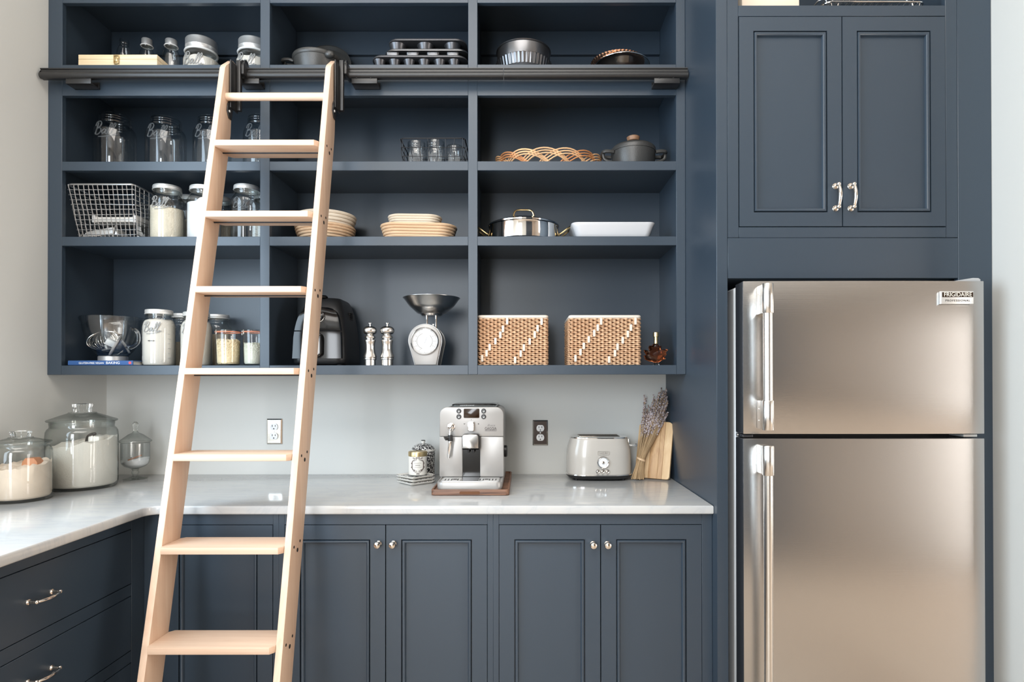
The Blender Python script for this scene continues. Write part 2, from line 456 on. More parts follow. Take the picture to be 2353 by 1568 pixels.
def panel_door(par, x0, x1, z0, z1, yf, stile, rail, tint='navy_paint'):
    """frame-and-panel door in world measures, bead around a recessed panel"""
    q = par.location
    g = .0016
    x0 += g; x1 -= g; z0 += g; z1 -= g
    b = B()
    for (a, c, d, e) in ((x0, x0 + stile, z0, z1), (x1 - stile, x1, z0, z1), (x0 + stile, x1 - stile, z0, z0 + rail), (x0 + stile, x1 - stile, z1 - rail, z1)):
        b.box(a - q[0], c - q[0], yf - q[1], yf + .02 - q[1], d - q[2], e - q[2])
    bmesh.ops.remove_doubles(b.bm, verts=b.bm.verts, dist=1e-5)
    door = b.done('door', tint, par)
    B().box(x0 + stile - q[0], x1 - stile - q[0], yf + .011 - q[1], yf + .017 - q[1], z0 + rail - q[2], z1 - rail - q[2]).done('door_panel', tint, door)
    # bead moulding: mitred quarter-round frame
    pr = [(0.0032, .0016), (.0045, -.0008), (.0075, -.0014), (.0105, -.0002), (.0125, .0035), (.0135, .0105), (.0032, .0105)]
    a0, a1, c0, c1 = x0 + stile, x1 - stile, z0 + rail, z1 - rail
    rings = []
    for (cx, cz, sx, sz) in ((a0, c0, 1, 1), (a1, c0, -1, 1), (a1, c1, -1, -1), (a0, c1, 1, -1)):
        rings.append([(cx + sx*i - q[0], yf + d - q[1], cz + sz*i - q[2]) for i, d in pr])
    B().rings(rings, loop=True).done('moulding', tint, door, ang=50)
    return door
def bar_pull(par, c, vertical, reach=(0, -1, 0), half=.048, q=(0, 0, 0), k=1.0):
    """small polished pull with two rosettes; c is its middle on the door face"""
    b = B(); c = Vector(c) - Vector(q); n = Vector(reach); t = Vector((0, 0, 1)) if vertical else Vector((0, 1, 0))
    sgn = n
    for e in (-1, 1):
        p = c + t*half*e
        b.tube([p + n*.0002, p + n*.002, p + n*.004, p + n*.005], [.0095*k, .0098*k, .0085*k, .005*k], 16)
        b.tube([p + n*.004, p + n*.014, p + n*.022], [.0045, .004, .0045], 10)
        b.ball(p + n*.022, .0068*k)
    pts = smooth([c + t*half*-1 + n*.022, c + t*half*-.82 + n*.0255, c + t*half*-.4 + n*.0305, c + n*.032, c + t*half*.4 + n*.0305, c + t*half*.82 + n*.0255, c + t*half + n*.022], 5)
    m = len(pts); b.tube(pts, [.0034*k + .0022*k*math.sin(PI*i/(m-1)) for i in range(m)], 10)
    return b.done('handle', 'nickel', par)
dz0, dz1, dxm = 1.782, 2.4355, .9842
d = panel_door(tc, .6638, dxm, dz0, dz1, YF - .0005, .0445, .0435)
bar_pull(d, at(1919, 454, y=YF), True, half=.0345, q=l)
d = panel_door(tc, dxm, 1.305, dz0, dz1, YF - .0005, .0445, .0435)
bar_pull(d, at(1954, 454, y=YF), True, half=.0345, q=l)

# things in the open bay above the doors
zb = zo
a0, a1 = at(1697, 0, y=YF + .06), at(1838, 0, y=YF + .06)
t = thing('storage_box', 'cream storage box in the open bay above the tall cabinet doors', 'box', ((a0.x + a1.x)/2 + .005, YF + .2, zb))
w2 = (a1.x - a0.x)/2 - .005
b = B(); b.box(-w2, w2, -.14, .14, 0, .2, .006)
b.done('body', 'cream_box', t); B().box(-w2 - .002, w2 + .002, -.142, .142, .2, .24, .006).done('lid', 'cream_box', t)
def rack(name, label, loc, wx, wy, h, mat):
    t = thing(name, label, 'rack', loc, 0, 'wire cooling racks above the tall cabinet')
    fr = B()
    fr.tube([(p[0], p[1], h) for p in rrect(-wx, wx, -wy, wy, .02, 4)], .0028, 8, closed=True)
    fr.done('frame', mat, t)
    g = B()
    for i in range(1, 16):
        x = -wx + 2*wx*i/16; g.tube([(x, -wy, h), (x, wy, h)], .0012, 5)
    for i in (1, 2, 3):
        y = -wy + 2*wy*i/4; g.tube([(-wx, y, h - .002), (wx, y, h - .002)], .0018, 5)
    g.done('wire_grid', mat, t, kind='stuff')
    for sx in (-1, 1):
        for sy in (-1, 1):
            x, y = sx*(wx - .03), sy*(wy - .002)
            B().tube(smooth([(x - .012, y, h), (x - .006, y, .002), (x + .006, y, .002), (x + .012, y, h)], 3), .0018, 6).done('leg', mat, t)
    return t
r0 = at(1895, 0, y=YF + .03); r1 = at(2125, 0, y=YF + .03)
rx, rw = (r0.x + r1.x)/2, (r1.x - r0.x)/2
rack('cooling_rack', 'chrome wire cooling rack lying lowest above the tall cabinet', (rx, YF + .022 + .125, zb), rw, .122, .026, 'chrome')
rack('cooling_rack', 'dark wire cooling rack stacked on the chrome rack above the tall cabinet', (rx - .012, YF + .022 + .135, zb + .0292), rw, .122, .014, 'wire_grey')

# ------------------------------------------------------------------ base cabinets
LF = -1.2053                       # face of the left-hand run
zd1 = at(900, 1206, y=YB).z; ZK = .11
def knob(par, u, v, q, y):
    p = at(u, v, y=y - .02); 
    B().lathe([(0, 0), (.0085, 0), (.0085, .0016), (.0048, .0035), (.0042, .010), (.007, .0135), (.0105, .018), (.0115, .0225), (.0095, .0275), (.005, .030), (0, .0306)],
              n=20, axis='y').xf(Matrix.Translation((p.x - q[0], y - q[1], p.z - q[2])) @ Matrix.Diagonal((1, -1, 1, 1))).done('knob', 'nickel', par)
def base_cabinet(label, x0, x1, doors, knobs):
    t = thing('base_cabinet', label, 'cabinet', ((x0 + x1)/2, YB, 0)); q = t.location
    part(t, 'carcass', max(x0 + .001, LF + .003), x1 - .001, YB + .0215, -.003, .1, .8855, bev=0)
    part(t, 'toe_kick', x0 + .001, x1 - .001, YB + .07, YB + .09, 0, .1, bev=0)
    dl, dr = doors[0][0], doors[-1][1]
    part(t, 'stile', x0 + .0001, dl, YB, YB + .0205, .1, .8855, bev=.0006)
    part(t, 'stile', dr, x1 - .0001, YB, YB + .0205, .1, .8855, bev=.0006)
    part(t, 'rail', dl, dr, YB + .0002, YB + .0205, zd1, .8855, bev=.0006)
    part(t, 'rail', dl, dr, YB + .0002, YB + .0205, .1, ZK, bev=.0006)
    for (a, c), k in zip(doors, knobs):
        d = panel_door(t, a, c, ZK, zd1, YB - .0004, .0475, .0455)
        if k: knob(d, k[0], k[1], q, YB - .0005)
    return t
base_cabinet('single-door navy base cabinet behind the ladder, beside the drawers', LF + .0003, -.7787, [(-1.1443, -.7966)], [None])
base_cabinet('two-door navy base cabinet between the ladder and the coffee machine', -.7787, -.0998, [(-.7607, -.4399), (-.4399, -.1177)], [(867, 1253), (901.5, 1253)])
base_cabinet('two-door navy base cabinet under the toaster, next to the refrigerator', -.0998, .5935, [(-.0818, .2404), (.2404, .5612)], [(1364, 1254), (1397, 1254)])

t = thing('drawer_cabinet', 'navy base cabinet of flat drawers under the left-hand counter', 'cabinet', (LF, -1.04, 0)); q = t.location
yq = at(302.6, 1300, x=LF).y; y9 = -1.392
gz = [at(302.6, v, x=LF).z for v in (1215.5, 1342, 1368.7, 1495)]
step = gz[1] - gz[2]
zz = [(gz[1], gz[0]), (gz[3], gz[2]), (.115, gz[3] - step)]
part(t, 'carcass', XL + .002, LF - .0215, -1.93, -.003, .1, .8855, bev=0)
part(t, 'stile', LF - .0205, LF, yq, YB + .0203, .1, .8855, bev=.0006)
part(t, 'stile', LF - .0205, LF, -1.93, y9, .1, .8855, bev=.0006)
for z0, z1 in ((gz[0], .8855), (gz[2], gz[1]), (zz[2][1], gz[3]), (.1, .115)):
    part(t, 'rail', LF - .0205, LF - .0002, y9, yq, z0, z1, bev=.0006)
for k, (z0, z1) in enumerate(zz):
    d = part(t, 'drawer', LF - .020, LF + .0003, y9 + .002, yq - .002, z0 + .002, z1 - .002, bev=.001)
    c = at(87, 1374, x=LF) if k == 0 else at(87, 1572, x=LF)
    cz = c.z if k == 0 else (z0 + z1)/2 + (c.z - c.z) + .012
    bar_pull(d, (LF, (y9 + yq)/2, cz), False, reach=(1, 0, 0), half=.037, q=q, k=.8)

# ------------------------------------------------------------------ counter
LCF = -1.1777
poly = [(XL + .001, -.001), (XL + .001, -1.95), (LCF, -1.95)]
ic = .035
for i in range(7):
    a = PI - .5*PI*i/6; poly.append((LCF + ic + ic*math.cos(a), YC - ic + ic*math.sin(a)))
poly += [(PX0 - .001, YC), (PX0 - .001, -.001)]
b = B(); b.prism(poly, ZC - .028, ZC, 'xy', .005, 3)
o = b.done('countertop', 'marble'); o['label'] = 'white marble L-shaped countertop with a rounded edge over the base cabinets'; o['category'] = 'countertop'

# ------------------------------------------------------------------ ladder track
zt, zbm = at(700, 155, y=-.372).z, at(700, 178, y=-.372).z
hh = zt - zbm
t = thing('ladder_track', 'long black metal ladder track across the front of the shelves', 'rail', (-.58, -.36, zbm)); q = t.location
x0, x1, xj = XL + .012, PX0 - .004, at(1157, 165, y=-.372).x
def track_piece(a, c):
    pr = [(-.350, hh), (-.350, hh*.1), (-.352, 0), (-.362, 0)]
    for i in range(9):
        an = -.5*PI - PI*i/8*1.0; pr.append((-.366 + .0118*math.cos(an)*1.0, hh*.29 + .0118*math.sin(an)))
    pr += [(-.3665, hh*.60), (-.3665, hh*.86), (-.370, hh*.9), (-.370, hh)]
    return B().prism([(y - q[1], z) for y, z in pr], a - q[0], c - q[0], 'yz')
track_piece(x0, xj - .0008).done('track', 'black_metal', t, ang=30); track_piece(xj + .0008, x1).done('track', 'black_metal', t, ang=30)
for u in (1129, 1189):
    p = at(u, 176, y=-.375); B().ball((p.x - q[0], -.366 - q[1], .001), .0035, u=8, v=6).done('set_screw', 'black_metal', t)
for ua, uc in ((152, 210), (552, 596), (808, 867), (1503, 1562)):
    a, c = at(ua, 185, y=-.365).x - q[0], at(uc, 185, y=-.365).x - q[0]
    zl = at(181, 193, y=-.365).z - zbm
    b = B(); b.box(a, c, -.372 - q[1] + .004, -.366 - q[1] + .004, zl, .004, .0015)
    b.box(a, c, -.366 - q[1], YU - q[1] - .0005, zl, zl + .005, .0012)
    b.box(a, c, YU - .0055 - q[1], YU - .0004 - q[1], zl, .006, .0012)
    br = b.done('track_bracket', 'black_metal', t)
    for k in (.2, .75):
        B().ball((a + (c - a)*k, -.3685 - q[1], zl + .021), .0042, (1, .5, 1), 10, 6).done('rivet', 'black_metal', br)

# ------------------------------------------------------------------ rolling ladder
SL = .24
yf = lambda z: -.462 - (2.39 - z)*SL
shear = lambda x, z: x + .00525*(2.4 - z)
t = thing('library_ladder', 'pale maple library ladder leaning on the black track in front of the shelves', 'ladder', (-.86, -.9, 0)); q = t.location
TH = .0196; xa, xb = -1.053, -.6873
SH = Matrix(((1, 0, -.00525, .00525*2.4), (0, 1, 0, 0), (0, 0, 1, 0), (0, 0, 0, 1)))
TO = Matrix.Translation((-q[0], -q[1], -q[2]))
def rail_poly():
    p = [(yf(0), 0)]
    p += [(yf(2.390), 2.390), (yf(2.39) + .010, 2.404), (yf(2.44) + .044, 2.442), (yf(2.44) + .070, 2.442)]
    for z, w_ in ((2.42, .070), (2.38, .068), (2.33, .069), (2.28, .072), (2.23, .082), (2.17, .0915), (2.10, .093)):
        p.append((yf(z) + w_, z))
    p += [(yf(0) + .093, 0)]
    return p[::-1]
for x in (xa, xb):
    B().prism(rail_poly(), x, x + TH, 'yz', .0018).xf(TO @ SH).done('side_rail', 'maple_upright', t)
def z_for(v, off):
    lo, hi = 0, 2.5
    for _ in range(40):
        m = (lo + hi)/2; y = yf(m) - off
        vv = V0 - F*(CM[2] @ np.array([-.87, y + CD, m - CH]))/(CM[1] @ np.array([-.87, y + CD, m - CH]))
        if vv > v: lo = m
        else: hi = m
    return m
xi0, xi1 = xa + TH + .0003, xb - .0003
for v in (320.5, 484, 657.5, 846, 1045, 1259.5, 1489.5, 1735):
    z = z_for(v, .015); y0 = yf(z)
    po = [(xi0 - .003, y0 - .001), (xi0 + .004, y0 - .015), (xi1 - .012, y0 - .015), (xi1 - .001, y0 - .002), (xi1, y0 + .09), (xi1 - .012, y0 + .103), (xi0 + .012, y0 + .103), (xi0, y0 + .09)]
    tr = B().prism(po, z - .0195, z, 'xy', .0022).xf(TO @ SH).done('tread', 'maple_tread', t)
    B().tube([(xi0, y0 + .050, z - .0205), (xi1, y0 + .050, z - .0205)], .0032, 8).xf(TO @ SH).done('support_rod', 'wire_dark', tr)
    for dy, dz, r in ((.020, -.004, .0042), (.046, -.019, .0062), (.066, .002, .0042)):
        B().lathe([(0, -.003), (r, -.003), (r, .0006), (0, .0007)], (xb + TH, y0 + dy, z + dz - .004), 12, axis='x').xf(TO @ SH).done('screw_plug', 'dark_hole', t)
zr = at(630, 207, y=-.50).z
B().tube([(xi0, yf(zr) + .034, zr), (xi1, yf(zr) + .034, zr)], .0135, 20).xf(TO @ SH).done('top_rung', 'maple_tread', t)
for x in (xa, xb):
    xo = x + TH
    zz0, zz1 = 2.185, 2.385
    pl = [(yf(a_ + .045) + b_, a_ + .045) for a_, b_ in ((2.375, .045), (2.355, .040), (2.325, .050), (2.285, .056), (2.245, .050), (2.225, .040), (2.200, .042), (2.178, .060), (2.178, .078), (2.385, .070))]
    hp = B().prism(pl[::-1], xo, xo + .0045, 'yz', .0008).xf(TO @ SH).done('hook_plate', 'black_metal', t)
    for (yy, z_) in ((yf(2.4) + .052, 2.401), (yf(2.245) + .055, 2.247)):
        B().ball((xo + .005, yy, z_), .005, (.7, 1, 1), 10, 6).xf(TO @ SH).done('bolt', 'aluminium', hp)
    b = B(); b.box(xo + .0046, xo + .0095, -.440, -.386, 2.262, 2.43, .0015)
    b.box(xo + .0095, xo + .024, -.402, -.386, 2.268, 2.448, .0018)
    arm = b.xf(TO).done('hook_arm', 'black_metal', t)
    b = B(); b.prism(rrect(-.402, -.336, 2.398, 2.446, (.004, .004, .022, .02)), xo + .026, xo + .036, 'yz', .002)
    b.lathe([(0, 0), (.017, 0), (.017, .004), (.013, .0055), (.013, .0095), (.017, .011), (.017, .015), (0, .015)], (xo + .012, -.358, zt + .015), 20, axis='x')
    b.xf(TO).done('track_wheel', 'black_metal', t)

# ------------------------------------------------------------------ refrigerator
FX0, FX1, FY = .6490, 1.3620, -.756
zs = [at(1709, v, y=FY).z for v in (646, 998, 1008.5)]
t = thing('refrigerator', 'tall brushed stainless steel top-freezer refrigerator beside the right wall', 'refrigerator', ((FX0 + FX1)/2, -.4, 0)); q = t.location
part(t, 'body', FX0 + .001, FX1 - .012, -.672, -.06, .03, zs[0] - .006, 'fridge_side', .006)
part(t, 'gasket', FX0 + .012, FX1 - .012, -.684, -.672, .12, zs[0] - .012, 'gasket', 0)
for sx in (FX0 + .05, FX1 - .05): part(t, 'foot', sx - .02, sx + .02, -.64, -.6, 0, .03, 'gasket', .002)
part(t, 'grille', FX0 + .01, FX1 - .02, -.70, -.672, .03, .11, 'gasket', .003)
def fridge_door(z0, z1):
    n = 26; pr = []
    for i in range(n + 1):
        s_ = i/n; x = FX0 + (FX1 - FX0)*s_
        y = FY + .003 - .0055*math.sin(PI*s_)**.8 + .010*math.exp(-((s_)/.018)**2*.5)*.0
        pr.append((x, y))
    pr[0] = (FX0, FY + .0045)
    pr = pr + [(FX1, -.690), (FX0, -.690)]
    b = B(); b.prism([(x - q[0], y - q[1]) for x, y in pr], z0, z1, 'xy', .0016, 2)
    d = b.done('door', 'fridge_steel', t, ang=25)
    # dark plastic edge of the door's left side, and the bright folded rim in front of it
    B().box(FX0 - .0012 - q[0], FX0 + .0004 - q[0], -.749 - q[1], -.6905 - q[1], z0 + .002, z1 - .002).done('edge_trim', 'fridge_edge', d)
    return d
def fridge_handle(d, v0, v1, c0, c1):
    ya = FY - .052
    x = at(1764, 700, y=ya).x - q[0]
    zA, zB = at(1764, v0, y=ya).z, at(1764, v1, y=ya).z if v1 else .25
    cl = at(1764, 652, y=ya).z - at(1764, 720, y=ya).z
    h = B().tube([(x, ya - q[1], zB + .01), (x, ya - q[1], zA - .01)], .0128, 20).done('handle', 'brushed_steel', d)
    for zc in (zA - cl, zB):
        B().tube([(x, ya - q[1], zc), (x, ya - q[1], zc + .0015), (x, ya - q[1], zc + cl - .0015), (x, ya - q[1], zc + cl)], [.0148, .0158, .0158, .0148], 24).done('handle_collar', 'brushed_steel', h)
        hx = x
        b = B(); b.box(hx - .0125, hx + .0125, ya + .004 - q[1], FY + .001 - q[1], zc + .001, zc + cl - .001, .002)
        b.done('handle_post', 'brushed_steel', h)
        for k in (.3, .7): B().ball((hx - .0128, ya + .036 - q[1], zc + cl*k), .0018, u=8, v=6).done('set_screw', 'chrome', h)
d = fridge_door(zs[1], zs[0]); fridge_handle(d, 652, 989, 0, 0)
c0, c1 = at(2161.5, 669.5, y=FY - .008), at(2236.5, 699, y=FY - .008)
bd = B().box(c0.x - q[0], c1.x - q[0], FY - .010 - q[1], FY - .001 - q[1], c1.z, c0.z, .0012).done('badge', 'aluminium', d)
zm = c1.z + (c0.z - c1.z)*.53
B().box(c0.x + .003 - q[0], c1.x - .002 - q[0], FY - .0108 - q[1], FY - .0095 - q[1], zm, c0.z - .0035).done('badge_strip', 'screen_glass', bd)
xm = (c0.x + c1.x)/2 + .0005 - q[0]
text('FRIGIDAIRE', .0176, (xm, FY - .0112 - q[1], (zm + c0.z - .0035)/2), 'paper', bd, wide=.93, depth=.0005)
text('PROFESSIONAL', .0085, (xm, FY - .0103 - q[1], (zm + c1.z)/2 - .0002), 'ink_dark', bd, wide=1.0, depth=.0004, spacing=1.32)
d2 = fridge_door(.12, zs[2]); fridge_handle(d2, 1024.5, None, 0, 0)
h0, h1 = at(2160, 640, y=-.72), at(2245, 640, y=-.72)
B().prism([(h0.x - q[0], zs[0] - .002), (h1.x - q[0], zs[0] - .002), (h1.x - q[0], zs[0] + .008), (h1.x - .006 - q[0], zs[0] + .012), (h1.x - .022 - q[0], zs[0] + .0125)], -.735 - q[1], -.64 - q[1], 'xz', .002).done('hinge_cover', 'fridge_side', t)
m0, m1 = at(2211, 996, y=-.74), at(2243, 996, y=-.74)
B().box(m0.x - q[0], m1.x - q[0], -.745 - q[1], -.68 - q[1], zs[1] - .010, zs[1] - .002, .0015).done('hinge', 'aluminium', t)
B().box(FX0 - .0005 - q[0], FX0 + .03 - q[0], -.747 - q[1], -.69 - q[1], zs[2] + .003, zs[1] - .002, .001).done('hinge', 'fridge_edge', t)
B().lathe([(0, 0), (.004, 0), (.004, .002), (0, .003)], (FX0 - .0005 - q[0], -.700 - q[1], (zs[1] + zs[2])/2), 12, axis='x').xf(Matrix.Translation((2*(FX0 - .0005 - q[0]), 0, 0)) @ Matrix.Diagonal((-1, 1, 1, 1))).done('screw', 'chrome', t)

# ------------------------------------------------------------------ wall outlets
def outlet(label, u0_, u1_, v0_, v1_, plate):
    a, c = at(u0_, v0_, y=-.004), at(u1_, v1_, y=-.004)
    t = thing('wall_outlet', label, 'outlet', ((a.x + c.x)/2, 0, (a.z + c.z)/2)); w_, h_ = (c.x - a.x)/2, (a.z - c.z)/2
    b = B(); e = .005
    b.rings([[(-w_, -.0005, -h_), (w_, -.0005, -h_), (w_, -.0005, h_), (-w_, -.0005, h_)], [(-w_, -.003, -h_), (w_, -.003, -h_), (w_, -.003, h_), (-w_, -.003, h_)],
             [(-w_ + e, -.0065, -h_ + e), (w_ - e, -.0065, -h_ + e), (w_ - e, -.0065, h_ - e), (-w_ + e, -.0065, h_ - e)]])
    b.done('plate', 'nickel', t, ang=10)
    if plate != 'nickel': B().box(-w_ + e, w_ - e, -.0071, -.0064, -h_ + e, h_ - e).done('plate_reflection', plate, t)  # flat sheet carrying the painted dark reflection
    for s_ in (1, -1):
        c_ = s_*.0195; pts = []
        for i in range(24):
            an = 2*PI*i/24; pts.append((.0165*math.cos(an), c_ + max(-.0135, min(.0135, .0165*math.sin(an)))))
        rc = B().prism(pts, -.0105, -.006, 'xz', .001).done('receptacle', 'white_plastic', t)
        for sx, hh_ in ((-.0062, .0042), (.0062, .0034)):
            B().box(sx - .0012, sx + .0012, -.0109, -.0100, c_ + .003 - hh_ + .0015, c_ + .003 + hh_ + .0015).done('slot', 'dark_hole', rc)
        B().lathe([(0, 0), (.0026, 0), (.0026, .001), (0, .001)], (0, -.0109, c_ - .0075), 12, axis='y').done('slot', 'dark_hole', rc)
    B().lathe([(0, 0), (.0033, 0), (.0028, .0015), (0, .002)], n=12, axis='y').xf(Matrix.Translation((0, -.0064, 0)) @ Matrix.Diagonal((1, -1, 1, 1))).done('screw', 'white_plastic', t)
outlet('silver-plated double wall outlet behind the ladder', 613, 648, 963, 1021, 'nickel')
outlet('polished double wall outlet, dark reflection painted on its face, between coffee machine and toaster', 1224, 1259, 966, 1024, 'dark_reflection')

# ------------------------------------------------------------------ makers of shelf things
def fill(par, name, mat, r, z0, z1, bump=.006, slope=(0, 0), seed=1, n=36, kind='stuff', r0=None, prof=None):
    """granular contents of a jar: a body with an uneven top"""
    b = B(); rings = []
    r0 = r0 or r*.93
    def ring(rr, z, f=0):
        o = []
        for j in range(n):
            a = 2*PI*j/n; x, y = rr*math.cos(a), rr*math.sin(a)
            o.append((x, y, z + (f*(slope[0]*x/r + slope[1]*y/r + bump*noise.noise(Vector((x*40 + seed, y*40, seed*3.1)))*1.2 + bump*.6*noise.noise(Vector((x*130, y*130, seed)))))))
        return o
    rings = [ring(r0*.5, z0), ring(r0, z0 + .0005), ring(r, z0 + .008), ring(r, z0 + (z1 - z0)*.5, 0)]
    if prof:
        for q in (.7, .8, .86, .91, .95, .98): rings.append(ring(r*prof(z0 + (z1 - z0)*q), z0 + (z1 - z0)*q, 0))
        r = r*prof(z1 + bump)
    for k in (1.0, .93, .8, .6, .4, .2, .04): rings.append(ring(r*k, z1, 1))
    b.rings(rings)
    return b.done(name, mat, par, ang=60, kind=kind)
def script_ball(par, r, z, w_, mat='embossed_glass', az=0):
    """raised cursive word on the front of a jar"""
    S = [[(.02, .02), (.16, .5), (.27, .98)], [(.0, .72), (.12, 1.0), (.38, 1.08), (.52, .9), (.42, .62), (.2, .5), (.46, .5), (.56, .25), (.40, .02), (.14, .0), (.02, .16)],
         [(.92, .36), (.80, .42), (.66, .2), (.72, .03), (.86, .16), (.94, .38), (.92, .1), (1.02, .03), (1.16, .35), (1.30, .85), (1.24, 1.0), (1.15, .7), (1.14, .12), (1.24, .04), (1.38, .35), (1.52, .85), (1.46, 1.02), (1.37, .7), (1.36, .12), (1.48, .02), (1.62, .16)],
         [(.42, -.22), (.9, -.2), (1.35, -.1), (1.78, .1)]]
    b = B(); k = w_/1.75
    for st in S:
        pts = smooth([(x, y, 0) for x, y in st], 5)
        b.tube([(( (r + .0004)*math.sin(((p.x - .88)*k + p.y*.18*k)/r + az)), -(r + .0004)*math.cos(((p.x - .88)*k + p.y*.18*k)/r + az), z + p.y*k*.95) for p in pts], k*.045, 5)
    return b.done('raised_lettering', mat, par)
def jar_body(par, r, h, neck=.78, mat='jar_glass', name='glass_body'):
    pr = [(0, .010*h), (.55, .010*h), (.80, 0), (.93, .004*h), (.985, .02*h), (1, .05*h), (1, .69*h), (.985, .735*h), (.94, .778*h), (.87, .812*h), (neck*1.03, .835*h), (neck, .85*h),
          (neck, .865*h), (neck*1.055, .873*h), (neck*1.055, .888*h), (neck, .897*h), (neck, .915*h), (neck*1.025, .924*h), (neck, .934*h), (neck, .952*h), (neck*1.025, .96*h), (neck, .97*h), (neck, .992*h), (neck*.97, h), (neck*.91, h), (neck*.90, .98*h), (neck*.90, .86*h)]
    return B().lathe([(a*r if a else 0, z) for a, z in pr], n=40).done(name, mat, par, ang=60)
def band_lid(par, r, h, neck=.78):
    n = r*neck*1.07
    pr = [(n*.97, .925*h), (n*1.02, .925*h), (n*1.03, .934*h), (n, .94*h), (n, .965*h), (n*1.015, .972*h), (n, .98*h), (n, .996*h), (n*.97, 1.006*h), (n*.9, 1.007*h), (n*.86, 1.002*h), (n*.80, 1.005*h), (0, 1.006*h)]
    return B().lathe(pr, n=40).done('screw_lid', 'lid_metal', par, ang=30)
def tall_lid(par, r, h, neck=.84):
    n = r*neck
    o = B().lathe([(n*.98, .74*h), (n*1.02, .745*h), (n*1.02, .83*h), (n*1.035, .838*h), (n*1.02, .846*h), (n*1.02, .985*h), (n*.99, h), (0, h)], n=40).done('screw_lid', 'aluminium', par, ang=30)
    B().torus((0, 0, .735*h), n*1.03, .0042, 40, 8).done('silicone_ring', 'white_rubber', par)
    return o
GJ = 'jars of flour and grain on the shelves'
def mason(label, u1, u2, vt, yc, zb, filling=None, level=.6, lid=True, word=True, neck=.78, slope=(0, 0), bump=.006, group=None, seed=1, graduations=False, name='mason_jar', r=None, xc=None):
    x, rr = cyl(u1, u2, yc); r = r or rr; x = xc if xc is not None else x
    zt_ = at((u1 + u2)/2, vt, y=yc - r*neck).z; h = (zt_ - zb)/(1.006 if lid else 1)
    t = thing(name, label, 'jar', (x, yc, zb + .0003), 0, group)
    jar_body(t, r, h, neck)
    if lid: band_lid(t, r, h, neck)
    jr = lambda z: float(np.interp(z/h, [0, .69, .735, .778, .812, .835, .85, 1], [1, 1, .985, .94, .87, neck*1.0, neck*.94, neck*.9]))
    if filling: fill(t, 'contents', filling, r*.962, .012*h, level*h, bump, slope, seed, prof=jr)
    az = math.atan2(-x, yc + CD)          # towards the room
    if word: script_ball(t, r, .58*h if word is True else word*h, r*1.15, 'embossed_glass' if filling else 'faint_relief', az=az*.6 - .25)
    if graduations:
        b = B()
        for k in range(6):
            for j in range(5):
                a = az + .55 + j*.045; z = h*(.14 + .085*k)
                b.box(r*math.sin(a) - .001, r*math.sin(a) + .001, -r*math.cos(a) - .0006, -r*math.cos(a) + .0006, z - .0007, z + .0007) if j < (3 if k % 2 else 5) else None
        b.done('graduation_marks', 'embossed_glass', t)
    return t

# ------------------------------------------------------------------ top shelf, left bay
ya = YU + .012
a, c = at(180, 125.5, y=ya), at(361, 125.5, y=ya)
t = thing('wooden_case', 'flat pale pine case with a brass latch on the top shelf', 'box', ((a.x + c.x)/2, ya, S1)); q = t.location
w2 = (c.x - a.x)/2; hz = a.z - S1
b = B(); b.box(-w2, w2, 0, .125, .0002, hz*.60, .001).done('body', 'pine', t)
B().box(-w2, w2, 0, .125, hz*.615, hz, .001).done('lid', 'pine', t)
lx = at(268, 137, y=ya).x - q[0]
b = B(); b.prism(rrect(lx - .011, lx + .011, hz*.66, hz*.98, .004), -.0025, .0002, 'xz', .0006); b.prism(rrect(lx - .009, lx + .009, hz*.1, hz*.5, .004), -.002, .0002, 'xz', .0006)
b.tube([(p[0], -.004, p[1]) for p in rrect(lx - .008, lx + .010, hz*.18, hz*.86, .005)], .0014, 6, closed=True); b.box(lx - .006, lx + .005, -.0045, 0, hz*.40, hz*.72, .001)
b.done('latch', 'gold_metal', t)
def small_bottle(label, u1, u2, vt, yc, lid, word=None):
    x, r = cyl(u1, u2, yc); z1 = at((u1 + u2)/2, vt, y=yc - r*.6).z; h = z1 - S1
    t = thing('glass_bottle', label, 'bottle', (x, yc, S1 + .0003))
    hb = h*(.93 if lid else 1)
    B().lathe([(0, .006), (r*.8, .004), (r*.95, .002), (r, .01), (r, hb*.68), (r*.95, hb*.76), (r*.74, hb*.85), (r*.62, hb*.89), (r*.62, hb*.92), (r*.68, hb*.93), (r*.62, hb*.95), (r*.66, hb*.965), (r*.62, hb*.98), (r*.62, hb), (r*.54, hb), (r*.54, hb*.9)], n=28).done('glass_body', 'jar_glass', t, ang=60)
    if lid:
        B().lathe([(r*.66, h*.87), (r*.70, h*.872), (r*.70, h*.985), (r*.66, h), (0, h)], n=28).done('screw_lid', 'aluminium', t, ang=30)
        B().torus((0, 0, h*.862), r*.76, .0022, 28, 6).done('silicone_ring', 'white_rubber', t)
    return t
small_bottle('small open glass bottle without a lid behind the pine case', 265, 302, 88, -.13, False)
small_bottle('small lidded glass bottle standing behind the middle of the pine case', 317, 355, 86, -.13, True)
sb = small_bottle('small lidded glass bottle standing clear between pine case and big flour jar', 371, 413, 87, -.15, True)
p_ = at(384, 118, y=-.165); p_.z = max(p_.z, S1 + .05)
tg = thing('paper_tag', 'little white paper tag leaning on the third small bottle', 'tag', (p_.x - .004, -.10, S1)); B().prism([(-.016, 0.0003), (.012, .0003), (.014, .045), (.004, .088), (-.003, .088), (-.014, .05)], -.0005, .0005, 'xz').done('card', 'paper', tg)
